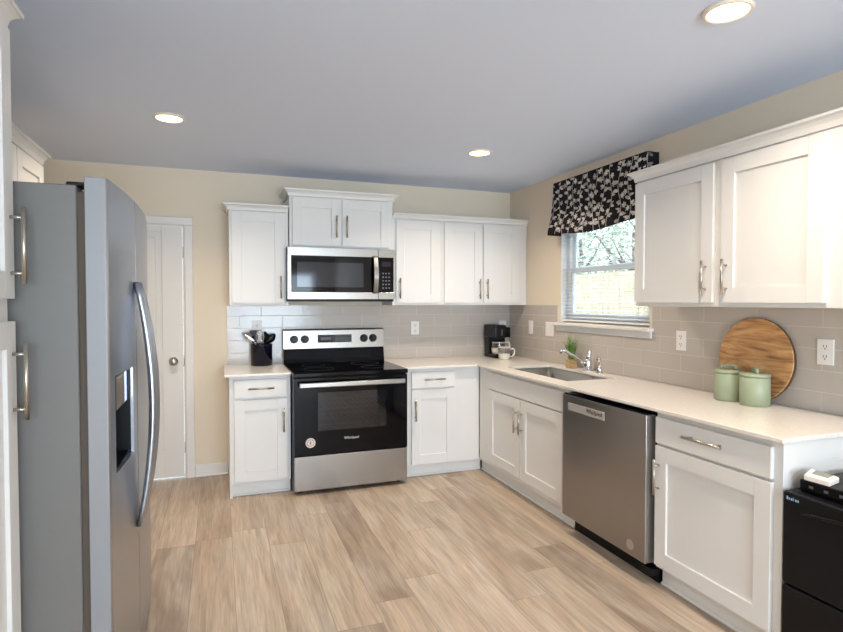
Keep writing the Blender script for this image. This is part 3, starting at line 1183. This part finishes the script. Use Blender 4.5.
def fridge_door(y0, y1, z0, z1, hole=None):
    mb = MB()
    ys = [y0, y0 + .006] + [y0 + .006 + (y1 - y0 - .012) * i / 12 for i in range(1, 12)] + [y1 - .006, y1]
    zs = [z0, z1]
    if hole:
        ys = sorted(set([y for y in ys if not hole[0] - .004 < y < hole[1] + .004] + [hole[0], hole[1]] + [hole[0] + (hole[1] - hole[0]) * i / 4 for i in (1, 2, 3)]))
        zs = [z0, hole[2], hole[3], z1]
    rounded = lambda y: -0.006 if (abs(y - y0) < 1e-6 or abs(y - y1) < 1e-6) else 0.0

    def f(a, b, t):
        return (-3.060 if t == 0 else front_x(a) + rounded(a), a, b)
    mb.cells(ys, zs, lambda a, b: not (hole and hole[0] < a < hole[1] and hole[2] < b < hole[3]), f, 0, 1)
    i0, i1 = mb.mi(M['fridge_front']), mb.mi(M['fridge_side'])
    mb.bm.normal_update()
    for fc in mb.bm.faces:
        fc.material_index = i1 if abs(fc.normal.y) > .9 and (abs(fc.calc_center_median().y - y0) < .001 or abs(fc.calc_center_median().y - y1) < .001) else i0
    return mb


HO = (-2.905, -2.635, 0.885, 1.195)
d1 = fridge_door(FY0, SPL - .003, 0.10, 1.80, HO).build('freezer_door', M['fridge_front'], root, bevel=.002)
d2 = fridge_door(SPL + .003, FY1, 0.10, 1.80).build('fresh_food_door', M['fridge_front'], root, bevel=.002)
mb = MB()
y0, y1, z0, z1 = HO[0] + .001, HO[1] - .001, HO[2] + .001, HO[3] - .001
mb.box(-3.059, -3.054, y0, y1, z0, z1)
mb.box(-3.054, -3.000, y0, y0 + .006, z0, z1).box(-3.054, -2.988, y1 - .006, y1, z0, z1)
mb.box(-3.054, -2.995, y0 + .006, y1 - .006, z0, z0 + .010).box(-3.054, -2.995, y0 + .006, y1 - .006, z1 - .006, z1)
dsp = mb.build('dispenser', M['black'], d1)
mb = MB()
mb.box(-3.0535, -2.994, y0 + .0065, y1 - .0065, z1 - .11, z1 - .0065)
mb.build('dispenser_controls', M['display'], dsp)
mb = MB()
mb.box(-3.0535, -3.030, y0 + .09, y1 - .09, z1 - .20, z1 - .115, .004)
mb.build('dispenser_paddle', M['button'], dsp)


def fridge_handle(y, door):
    mb = MB()
    pts = []
    x0 = front_x(y)
    for i in range(17):
        tt = i / 16
        pts.append((x0 + .006 + .052 * math.sin(PI * tt) ** 0.8, y, .600 + tt * (1.500 - .600)))
    mb.tube(pts, [.010 + .005 * math.sin(PI * i / 16) for i in range(17)], 14, None, True, 1.5)
    mb.build('handle', M['fridge_front'], door)


fridge_handle(SPL - .040, d1)
fridge_handle(SPL + .040, d2)
for y in (FY0 + .035, FY1 - .095):
    mb = MB()
    mb.box(-3.115, -3.0625, y, y + .06, 1.7756, 1.790, .004)
    mb.build('hinge_cover', M['black_matte'], root)

# ------------------------------------------------------------------ small black fridge with the boxes on it
root = thing('mini_fridge', 'black compact fridge beside the end of the counter', 'fridge', (-.33, -3.72, 0))
mb = MB()
mb.box(-0.03, -0.603, -4.05, -3.347, 0.025, 0.705, .006, None, 2)
mb.build('body', M['black_matte'], root)
for x in (-.08, -.50):
    for y in (-4.0, -3.42):
        mb = MB()
        mb.cyl((x, y, 0), (x, y, .0245), .018, seg=12)
        mb.build('foot', M['black'], root)
mb = MB()
mb.box(-.6035, -.655, -4.052, -3.345, .35, .706, .010, None, 3)
ud = mb.build('upper_door', M['black_matte'], root)
mb = MB()
mb.box(-.6035, -.655, -4.052, -3.345, .03, .344, .010, None, 3)
mb.build('lower_door', M['black_matte'], root)
mb = MB()
pts = [(-.6555, -4.02 + .6 * i / 10, .640 + .022 * math.sin(PI * i / 10)) for i in range(11)]
mb.tube(pts, .006, 8)
mb.build('handle_ridge', M['black'], ud)
mb = MB()
for i, w_ in enumerate((.006, .005, .006, .003, .006, .005)):
    yy = -3.362 - i * .0085
    mb.box(-.6552, -.6130, yy - w_, yy, .676, .676 + (.013 if i % 3 == 0 else .009), 0)
mb.build('badge_lettering', M['blue_text'], ud)

root = thing('media_box', 'flat black electronics box lying on the compact fridge', 'electronics box', (-.38, -3.62, .7066))
mb = MB()
mb.box(-.14, -.602, -3.94, -3.372, .7066, .752, .005, None, 2)
mb.build('housing', M['black_matte'], root)
mb = MB()
mb.box(-.6023, -.605, -3.92, -3.39, .713, .746, .001)
fp = mb.build('front_panel', M['black_gloss'], root)
for k in range(4):
    mb = MB()
    yy = -3.412 - k * .055
    mb.box(-.6052, -.6058, yy - .016, yy, .727, .737)
    mb.build('button', M['button'], fp)
root = thing('handset', 'white remote unit with a grey screen on top of the black box', 'device', (-.545, -3.44, .7525))
mb = MB()
HS = [(-.606, -3.392), (-.600, -3.484), (-.520, -3.465), (-.512, -3.352)]
hc = Vector((-.556, -3.428, 0))
mb.loft([[(hc.x + (p[0] - hc.x) * k, hc.y + (p[1] - hc.y) * k, z) for p in HS] for k, z in ((.96, .7525), (1.0, .756), (1.0, .770), (.93, .776))])
mb.build('case', M['device_white'], root, bevel=.002)
mb = MB()
mb.loft([[(hc.x + .01 + (p[0] - hc.x) * .62, hc.y + .004 + (p[1] - hc.y) * .62, z) for p in HS] for z in (.7762, .7770)])
mb.build('screen', M['lcd'], root)

# ------------------------------------------------------------------ things on the counter
# utensil crock
cx, cy = -2.360, -0.125
root = thing('utensil_crock', 'dark navy glazed crock holding kitchen utensils beside the range', 'crock', (cx, cy, CZ1))
mb = MB()
mb.lathe([(0, .001), (.080, .001), (.085, .006), (.086, .165), (.088, .172), (.084, .176), (.080, .170), (.079, .012), (0, .010)], (cx, cy, CZ1), 36)
mb.build('pot', M['crock'], root)


def utensil(name, label, ang, tilt, length, head, m_handle, m_head, base_r=0.03, side=0.0):
    """stands in the crock; local z along the handle"""
    o = bpy.data.objects.new(name, None)
    COL.objects.link(o)
    ORIGIN[o.name] = (0, 0, 0)
    tag(o, label, 'utensil', 'utensils in the crock')
    dx, dy = math.cos(ang), math.sin(ang)
    o.location = (cx - dx * base_r - dy * side, cy - dy * base_r + dx * side, CZ1 + .022)
    ax = Vector((-dy, dx, 0))
    o.rotation_mode = 'QUATERNION'
    from mathutils import Quaternion
    o.rotation_quaternion = Quaternion(ax, tilt) @ Quaternion((0, 0, 1), ang)
    mb = MB()
    mb.tube([(0, 0, 0), (0, 0, length * .5), (0, 0, length)], [.006, .0055, .004], 8)
    mb.build('handle', m_handle, o)
    mb = MB()
    head(mb, length)
    mb.build('head', m_head, o)
    return o


def spoon_head(mb, L):
    rings = []
    for i in range(9):
        tt = i / 8
        w = .034 * math.sin(PI * min(max(tt, .04), .97)) ** .7
        bow = .012 * math.sin(PI * tt)
        rings.append([(bow + .0015, -w, L + .09 * tt), (bow - .4 * w + .0015, 0, L + .09 * tt), (bow + .0015, w, L + .09 * tt), (bow - .4 * w - .002, 0, L + .09 * tt)])
    mb.loft(rings, smooth=True)


def oval_head(mb, L):
    """flat oval bowl, bent further over than its handle"""
    rings = []
    dv = Vector((math.sin(.55), 0, math.cos(.55)))
    wv = Vector((math.cos(.55), 0, -math.sin(.55)))
    for i in range(11):
        tt = i / 10
        w = .033 * math.sin(PI * min(max(tt, .06), .97)) ** .6
        c = Vector((0, 0, L)) + dv * (.105 * tt)
        rings.append([c - wv * w, c + Vector((0, -.005 - .004 * math.sin(PI * tt), 0)), c + wv * w, c + Vector((0, .005, 0))])
    mb.loft(rings, smooth=True)


def turner_head(mb, L):
    mb.loft([[(-.002, -.012, L - .004), (.002, -.012, L - .004), (.002, .012, L - .004), (-.002, .012, L - .004)],
             [(.004, -.036, L + .025), (.007, -.036, L + .025), (.007, .036, L + .025), (.004, .036, L + .025)],
             [(.012, -.040, L + .10), (.014, -.040, L + .10), (.014, .040, L + .10), (.012, .040, L + .10)]])


def whisk_head(mb, L):
    for k in range(6):
        a = PI * k / 6
        pts = []
        for i in range(13):
            tt = i / 12 * PI
            r_ = .032 * math.sin(tt)
            s = -1 if i < 0 else 1
            pts.append(((r_ if True else 0) * math.cos(a), r_ * math.sin(a), L + .055 - .055 * math.cos(tt)))
        mb.tube(pts, .0013, 5)
        mb.tube([(-p[0], -p[1], p[2]) for p in pts], .0013, 5)


utensil('ladle', 'steel ladle leaning from the crock toward the closet door', math.radians(180), .35, .185, oval_head, M['chrome'], M['chrome'], .010, .030)
utensil('whisk', 'wire whisk standing in the crock beside the ladle', math.radians(268), .10, .165, whisk_head, M['chrome'], M['chrome'], -.048, -.014)
utensil('cooking_spoon', 'black spoon leaning far from the crock toward the range', math.radians(0), .28, .165, oval_head, M['black'], M['black'], .010, .030)
utensil('serving_spoon', 'dark spoon standing nearly upright at the back of the crock', math.radians(70), .10, .160, spoon_head, M['black'], M['black'], -.048, -.010)
utensil('spatula', 'pale grey spatula standing upright in the crock', math.radians(130), .08, .165, turner_head, M['cream'], M['button'], -.045, .012)

# coffee maker
kx, ky = -0.222, -0.155
root = thing('coffee_maker', 'black drip coffee maker in the counter corner', 'coffee maker', (kx, ky, CZ1))
mb = MB()
mb.box(kx - .085, kx + .095, ky - .13, ky + .10, CZ1 + .001, CZ1 + .035, .008, None, 2)
mb.build('base', M['black'], root)
mb = MB()
mb.box(kx - .083, kx + .093, ky + .005, ky + .098, CZ1 + .0355, CZ1 + .185, .006, None, 2)
mb.build('tower', M['black'], root)
mb = MB()
mb.box(kx - .085, kx + .035, ky - .13, ky + .10, CZ1 + .1855, CZ1 + .306, .012, None, 2)
mb.build('brew_head', M['black'], root)
mb = MB()
mb.box(kx + .036, kx + .115, ky - .06, ky + .10, CZ1 + .1855, CZ1 + .282, .008, None, 2)
mb.build('water_tank', M['black_gloss'], root)
mb = MB()
mb.box(kx - .02, kx - .008, ky - .1302, ky - .132, CZ1 + .21, CZ1 + .265)
mb.build('water_gauge', M['button'], root)
mb = MB()
mb.cyl((kx - .02, ky - .065, CZ1 + .0353), (kx - .02, ky - .065, CZ1 + .039), .060, seg=28)
mb.build('warming_plate', M['nickel'], root)

# carafe in the coffee maker
px, py, pz = kx - .02, ky - .072, CZ1 + .0395
root = thing('carafe', 'glass carafe with pale lower half inside the coffee maker', 'carafe', (px, py, pz))
mb = MB()
mb.lathe([(0, .0005), (.050, .0005), (.062, .02), (.064, .05)], (px, py, pz), 30)
mb.lathe([(.064, .05), (.060, .05), (.058, .02), (.047, .005), (0, .005)], (px, py, pz), 30)
mb.build('base', M['cream'], root)
mb = MB()
mb.lathe([(.0635, .0505), (.063, .07), (.060, .098)], (px, py, pz), 30)
mb.build('glass_wall', M['clear'], root)
mb = MB()
mb.lathe([(.0605, .0985), (.062, .0985), (.062, .110), (.0605, .110), (.0605, .0985)], (px, py, pz), 30)
mb.build('rim', M['chrome'], root)
mb = MB()
mb.tube([(px + .061, py - .01, pz + .104), (px + .10, py - .02, pz + .100), (px + .108, py - .022, pz + .07), (px + .098, py - .02, pz + .045), (px + .064, py - .01, pz + .04)], .007, 10)
mb.build('handle', M['cream'], root)

# glass mug
mx, my = -0.262, -0.380
root = thing('mug', 'glass mug with cream lower half in front of the coffee maker', 'mug', (mx, my, CZ1))
mb = MB()
mb.lathe([(0, .0006), (.041, .0006), (.050, .015), (.054, .05)], (mx, my, CZ1), 30)
mb.lathe([(.054, .05), (.051, .05), (.047, .016), (.039, .006), (0, .006)], (mx, my, CZ1), 30)
mb.build('base', M['cream'], root)
mb = MB()
mb.lathe([(.054, .0505), (.055, .105), (.053, .105), (.052, .0505)], (mx, my, CZ1), 30)
mb.build('glass_wall', M['clear'], root)
mb = MB()
mb.lathe([(.0545, .1053), (.0555, .1053), (.0555, .111), (.0528, .111), (.0528, .1053)], (mx, my, CZ1), 30)
mb.build('rim', M['cream'], root)
mb = MB()
d_ = Vector((.93, -.36, 0)).normalized()
C_ = Vector((mx, my, CZ1))
mb.tube([C_ + d_ * .054 + Vector((0, 0, .093)), C_ + d_ * .078 + Vector((0, 0, .098)), C_ + d_ * .092 + Vector((0, 0, .08)), C_ + d_ * .089 + Vector((0, 0, .05)), C_ + d_ * .071 + Vector((0, 0, .028)), C_ + d_ * .0515 + Vector((0, 0, .025))], .0075, 10)
mb.build('handle', M['cream'], root)

# potted grass by the sink
gx_, gy_ = -0.085, -1.150
root = thing('potted_plant', 'small potted grass in a tan square pot under the window', 'plant', (gx_, gy_, CZ1))
mb = MB()
mb.loft([[(gx_ + sx * w, gy_ + sy * w, CZ1 + z) for sx, sy in ((-1, -1), (1, -1), (1, 1), (-1, 1))] for w, z in ((.028, .001), (.031, .004), (.032, .070), (.029, .070), (.028, .056))])
mb.build('pot', M['basket'], root, bevel=.003)
mb = MB()
mb.box(gx_ - .0275, gx_ + .0275, gy_ - .0275, gy_ + .0275, CZ1 + .0565, CZ1 + .064)
mb.build('soil', M['soil'], root)
rnd = random.Random(5)
mb = MB()
for i in range(150):
    a = rnd.uniform(0, 2 * PI)
    rr0 = rnd.uniform(0, .023)
    L = rnd.uniform(.12, .225)
    lean = rnd.uniform(.05, .55)
    b0 = Vector((gx_ + rr0 * math.cos(a), gy_ + rr0 * math.sin(a), CZ1 + .062))
    w = rnd.uniform(.0022, .0038)
    aa = a + rnd.uniform(-.6, .6)
    dr = Vector((math.cos(aa), math.sin(aa), 0))
    sd_ = Vector((-dr.y, dr.x, 0))
    pr = None
    vs = []
    for k in range(5):
        tt = k / 4
        c = b0 + Vector((0, 0, L * tt * (1 - .15 * lean * tt))) + dr * (L * lean * tt * tt)
        c.x = min(c.x, -.014)
        ww = w * (1 - tt) + .0003
        vs.append((mb.bm.verts.new(c - sd_ * ww), mb.bm.verts.new(c + sd_ * ww)))
    for k in range(4):
        mb.bm.faces.new((vs[k][0], vs[k][1], vs[k + 1][1], vs[k + 1][0]))
mb.build('leaves', M['leaf'], root, recalc=False)

# round board leaning on the tile
BR = .218
o = MB()
o.lathe([(0, -.011), (BR - .003, -.011), (BR, -.008), (BR, .008), (BR - .003, .011), (0, .011)], seg=64, smooth=False)
for v in o.bm.verts:
    v.co = Vector((v.co.z, v.co.y, v.co.x))        # face along X
i0, i1 = o.mi(M['board']), o.mi(M['wood_edge'])
o.bm.normal_update()
for f in o.bm.faces:
    f.material_index = i1 if abs(f.normal.x) < .7 else i0
bo = o.build('serving_board')
tag(bo, 'round wooden serving board leaning on the backsplash behind the canisters', 'serving board')
tilt = math.radians(3)
bo.rotation_euler = (0, tilt, 0)
bo.location = (-.0095 - .0115 - math.sin(tilt) * BR - .001, -2.712, CZ1 + BR * math.cos(tilt) + .002)


# canisters
def canister(x, y, label, rot):
    root = thing('canister', label, 'canister', (x, y, CZ1), 'sage green canisters')
    mb = MB()
    mb.lathe([(0, .001), (.066, .001), (.069, .004), (.069, .143), (.066, .145), (.066, .008), (0, .008)], (x, y, CZ1), 40)
    mb.build('body', M['sage'], root)
    mb = MB()
    mb.lathe([(0, .1455), (.071, .1455), (.071, .158), (.067, .162), (0, .163)], (x, y, CZ1), 40)
    ld = mb.build('lid', M['sage'], root)
    mb = MB()
    c, s = math.cos(rot), math.sin(rot)
    pts = [(x + c * q, y + s * q, CZ1 + z) for q, z in ((-.036, .161), (-.036, .176), (-.030, .184), (0, .186), (.030, .184), (.036, .176), (.036, .161))]
    mb.tube(pts, .0075, 10)
    mb.build('handle', M['sage'], ld)
    return root


canister(-.134, -2.638, 'sage green lidded canister farther from the counter end, lid handle seen broadside', PI * .64)
canister(-.136, -2.796, 'sage green lidded canister nearer the counter end, lid handle seen end on', PI * .30)


# outlets and switches
def outlet(f, u, z, label, kind='outlet', w=.078, h=.122, name=None):
    n0 = .0095
    root = thing(name or ('wall_outlet' if kind == 'outlet' else 'light_switch'), label, 'outlet' if kind == 'outlet' else 'switch', f(u, n0, z))
    mb = MB()
    fbox(mb, f, u - w / 2, u + w / 2, n0, n0 + .006, z - h / 2, z + h / 2, .002)
    pl = mb.build('cover_plate', M['outlet'], root)
    gangs = max(1, round(w / .078))
    for g_ in range(gangs):
        uu = u + (g_ - (gangs - 1) / 2) * .055
        if kind == 'outlet':
            for s in (-1, 1):
                mb = MB()
                fbox(mb, f, uu - .018, uu + .018, n0 + .0062, n0 + .008, z + s * .024 - .016, z + s * .024 + .016, .001)
                sk = mb.build('socket', M['outlet'], root)
                mb = MB()
                for q in (-.007, .007):
                    fbox(mb, f, uu + q - .0016, uu + q + .0016, n0 + .0081, n0 + .0085, z + s * .024 - .002, z + s * .024 + .009)
                fbox(mb, f, uu - .003, uu + .003, n0 + .0081, n0 + .0085, z + s * .024 - .012, z + s * .024 - .006)
                mb.build('slots', M['slot'], sk)
        else:
            mb = MB()
            fbox(mb, f, uu - .018, uu + .018, n0 + .0062, n0 + .0085, z - .035, z + .035, .002)
            mb.build('rocker', M['outlet'], root)
    return root


outlet(FB, -0.989, 1.183, 'white outlet on the tile between range and coffee maker')
outlet(FB, -2.390, 1.206, 'white outlet on the tile behind the utensil crock')
outlet(FB, -0.085, 1.178, 'white outlet on the tile behind the coffee maker')
outlet(FR, -0.418, 1.192, 'narrow white switch plate between coffee maker and window', 'switch', .070)
outlet(FR, -0.725, 1.190, 'white double switch plate tucked against the window sill', 'switch', .120)
outlet(FR, -2.187, 1.187, 'white outlet between window and serving board')
outlet(FR, -3.060, 1.192, 'white outlet above the counter end near the serving board')

# ------------------------------------------------------------------ window dressing
root = thing('window_blind', 'white slatted blind with open slats in the sink window', 'blind', (.03, (WY0 + WY1) / 2, WZ0))
bx = .028
mb = MB()
mb.box(bx - .022, bx + .022, WY0 + .006, WY1 - .006, WZ1 - .045, WZ1 - .003, .002)
mb.build('head_rail', M['blind'], root)
mb = MB()
mb.box(bx - .018, bx + .018, WY0 + .008, WY1 - .008, WZ0 + .010, WZ0 + .024, .003)
mb.build('bottom_rail', M['blind'], root)
z = WZ0 + .045
while z < WZ1 - .06:
    mb = MB()
    tl = math.radians(8)
    c, s = math.cos(tl), math.sin(tl)
    hw, th = .017, .0011
    P_ = []
    for a, b in ((-hw, -th), (hw, -th), (hw, th), (-hw, th)):
        P_.append((bx + a * c - b * s, z + a * s + b * c))
    mb.loft([[(p[0], WY0 + .010, p[1]) for p in P_], [(p[0], WY1 - .010, p[1]) for p in P_]])
    mb.build('slat', M['blind'], root)
    z += .0285
for y in (WY0 + .15, (WY0 + WY1) / 2, WY1 - .15):
    mb = MB()
    for dx in (-.0185, .0185):
        mb.cyl((bx + dx, y, WZ0 + .02), (bx + dx, y, WZ1 - .045), .0009, seg=5)
    mb.build('ladder_cord', M['blind'], root)

# valance: black cloth printed with pale vines, boxed out from the wall
VY0, VY1, VZ0, VZ1 = -1.975, -0.905, 1.955, 2.392
root = thing('window_valance', 'black valance printed with pale vines above the sink window', 'valance', (-.05, (VY0 + VY1) / 2, VZ0))
VN = .100
mb = MB()
mb.box(-.002, -(VN - .012), VY0 + .012, VY1 - .012, VZ1 - .022, VZ1 - .004)
mb.build('mounting_board', M['trim'], root)


def vsurf(s, v, off=0.0):
    """s runs along return - front - return (metres), v from 0 top to 1 bottom"""
    W_ = VY1 - VY0
    flare = .045 * max(0, v - .35) ** 1.3
    depth = VN + .030 * v ** 1.5 + .010 * math.sin(v * 9) * max(0, v - .55) * 2.2 + .004 * math.sin(s * 23) * v
    sag = .016 * math.cos((s - VN) / W_ * 2 * PI) * v
    z = VZ1 - v * (VZ1 - VZ0) + sag * v
    nrm = off
    if s < VN:                      # return at the far end, starting on the wall
        tt = s / VN
        return (-(.003 + tt * (depth - .003)), VY1 + flare + nrm, z)
    if s > VN + W_:
        tt = 1 - (s - VN - W_) / VN
        return (-(.003 + tt * (depth - .003)), VY0 - flare - nrm, z)
    y = VY1 + flare - (s - VN) * (W_ + 2 * flare) / W_
    return (-(depth + nrm), y, z)


mb = MB()
ST = 2 * VN + (VY1 - VY0)
ss = sorted(set([VN * i / 4 for i in range(5)] + [VN + (VY1 - VY0) * i / 60 for i in range(61)] + [VN + VY1 - VY0 + VN * i / 4 for i in range(5)]))
NV = 30
vv = [[mb.bm.verts.new(vsurf(s, j / NV)) for j in range(NV + 1)] for s in ss]
for i in range(len(ss) - 1):
    for j in range(NV):
        f = mb.bm.faces.new((vv[i][j], vv[i + 1][j], vv[i + 1][j + 1], vv[i][j + 1]))
        f.smooth = True
i_black, i_print = mb.mi(M['cloth_black']), mb.mi(M['cloth_print'])
VHt = VZ1 - VZ0
rnd = random.Random(11)


def vpoint(s, zdown):
    return vsurf(min(max(s, .002), ST - .002), min(max(zdown / VHt, 0.005), .995), .0022)


def leaf2d(s0, z0, ang, L, w):
    pts = []
    for q in range(12):
        a = 2 * PI * q / 12
        lx = L * .5 * (1 - math.cos(a))
        wy = w * math.sin(a) * (1 - .35 * (lx / L))
        s = s0 + lx * math.cos(ang) - wy * math.sin(ang)
        zd = z0 + lx * math.sin(ang) + wy * math.cos(ang)
        if not (0.003 < s < ST - .003 and .003 < zd < VHt - .003):
            return
        pts.append(vpoint(s, zd))
    f = mb.bm.faces.new([mb.bm.verts.new(p) for p in pts])
    f.material_index = i_print


def ribbon(path, w):
    vs = []
    for k, (s, zd) in enumerate(path):
        vs.append((mb.bm.verts.new(vpoint(s - w, zd)), mb.bm.verts.new(vpoint(s + w, zd))))
    for k in range(len(vs) - 1):
        f = mb.bm.faces.new((vs[k][0], vs[k + 1][0], vs[k + 1][1], vs[k][1]))
        f.material_index = i_print


col = 0
s0 = .03
while s0 < ST - .02:
    ph = rnd.uniform(0, 6)
    path = []
    nst = 34
    for k in range(nst + 1):
        zd = .004 + (VHt - .008) * k / nst
        path.append((min(max(s0 + .020 * math.sin(zd * 17 + ph), .01), ST - .01), zd))
    ribbon(path, .0028)
    zd = rnd.uniform(.01, .03)
    side = 1 if col % 2 else -1
    while zd < VHt - .02:
        sx_ = s0 + .020 * math.sin(zd * 17 + ph)
        kind = rnd.random()
        if kind < .72:
            ang = (PI / 2 + side * rnd.uniform(1.0, 1.9)) * 1.0
            leaf2d(sx_, zd, -ang + PI if side > 0 else ang + PI, rnd.uniform(.036, .060), rnd.uniform(.009, .015))
            leaf2d(sx_, zd, rnd.uniform(-.9, .9) + (0 if side > 0 else PI), rnd.uniform(.03, .048), rnd.uniform(.007, .012))
        else:
            fs, fz = sx_ + side * .030, zd
            for q in range(6):
                leaf2d(fs, fz, q * PI / 3 + .3, rnd.uniform(.020, .027), .0075)
        side = -side
        zd += rnd.uniform(.026, .040)
    s0 += rnd.uniform(.078, .104)
    col += 1
cl = mb.build('cloth', None, root, recalc=False)

# ------------------------------------------------------------------ ceiling lamps
def can_light(x, y, label):
    root = thing('ceiling_light', label, 'ceiling light', (x, y, H), 'recessed ceiling lamps')
    mb = MB()
    mb.lathe([(.070, -.0008), (.086, -.0008), (.086, -.006), (.082, -.011), (.074, -.013), (.070, -.010), (.070, -.0008)], (x, y, H), 40)
    mb.build('trim_ring', M['lamp_trim'], root)
    mb = MB()
    mb.lathe([(0, -.001), (.0695, -.001), (.0695, -.009), (.05, -.013), (0, -.014)], (x, y, H), 40)
    mb.build('diffuser', M['lamp'], root)
    area('lamp_light', (x, y, H - .0165), (0, 0, 0), .13, .13, CAN_W, (1.0, 0.84, 0.66), 'DISK', math.radians(138))
    return root


can_light(-2.945, -1.343, 'lit recessed ceiling lamp above the refrigerator side')
can_light(-0.942, -1.265, 'lit recessed ceiling lamp above the sink corner')
can_light(-0.942, -3.323, 'lit recessed ceiling lamp nearest the viewer above the counter end')
for x, y in ((-2.945, -5.9), (-0.942, -5.6), (-2.0, -7.9)):     # the same lamps go on behind the viewer
    area('lamp_light', (x, y, H - .0165), (0, 0, 0), .13, .13, CAN_W, (1.0, 0.84, 0.66), 'DISK', math.radians(138))

# ------------------------------------------------------------------ outside the window
mb = MB()
mb.box(WT + .01, 18, -12, 16, -.35, -.25)
o = mb.build('ground_outside', M['grass'])
struct(o, 'grass yard outside the window', 'ground')
root = thing('wooden_fence', 'tan board fence outside the sink window', 'fence', (3.6, 3.4, -.25))
mb = MB()
y = 0.6
while y < 6.2:
    mb.box(3.60, 3.622, y, y + .138, -.249, 1.92 + .01 * math.sin(y * 5), .003)
    y += .146
mb.build('board_panel', M['fence'], root)
for z in (.1, 1.55):
    mb = MB()
    mb.box(3.6225, 3.665, 0.6, 6.2, z, z + .09)
    mb.build('rail', M['fence'], root)
rnd = random.Random(3)


def tree(x, y, h, label):
    root = thing('tree', label, 'tree', (x, y, -.25), 'trees beyond the fence')
    mb = MB()
    mb.tube([(x, y, -.25), (x + .06, y + .05, h * .35), (x, y + .1, h * .8)], [.13, .10, .04], 9)
    for k in range(7):
        a = rnd.uniform(0, 2 * PI)
        z = h * rnd.uniform(.35, .7)
        mb.tube([(x + .03, y + .05, z), (x + .5 * math.cos(a), y + .5 * math.sin(a), z + .4), (x + math.cos(a) * .9, y + math.sin(a) * .9, z + .9)], [.045, .03, .012], 6)
    mb.build('trunk', M['bark'], root)
    mb = MB()
    for k in range(1800):
        a = rnd.uniform(0, 2 * PI)
        rr0 = 1.25 * math.sqrt(rnd.random())
        c = Vector((x + rr0 * math.cos(a), y + rr0 * math.sin(a), h * rnd.uniform(.42, 1.05)))
        u_ = Vector((rnd.uniform(-1, 1), rnd.uniform(-1, 1), rnd.uniform(-1, 1))).normalized()
        w_ = u_.orthogonal().normalized()
        L = rnd.uniform(.05, .09)
        f = mb.bm.faces.new([mb.bm.verts.new(p) for p in (c - u_ * L, c + w_ * L * .5, c + u_ * L, c - w_ * L * .5)])
    mb.build('crown', M['tree_leaf'], root, recalc=False)


tree(5.6, 4.7, 3.6, 'tree beyond the fence at the side of the window nearest the corner')
tree(6.2, 7.4, 3.8, 'tree beyond the fence toward the back of the yard')
tree(9.4, 8.6, 5.0, 'tall tree farthest beyond the fence')
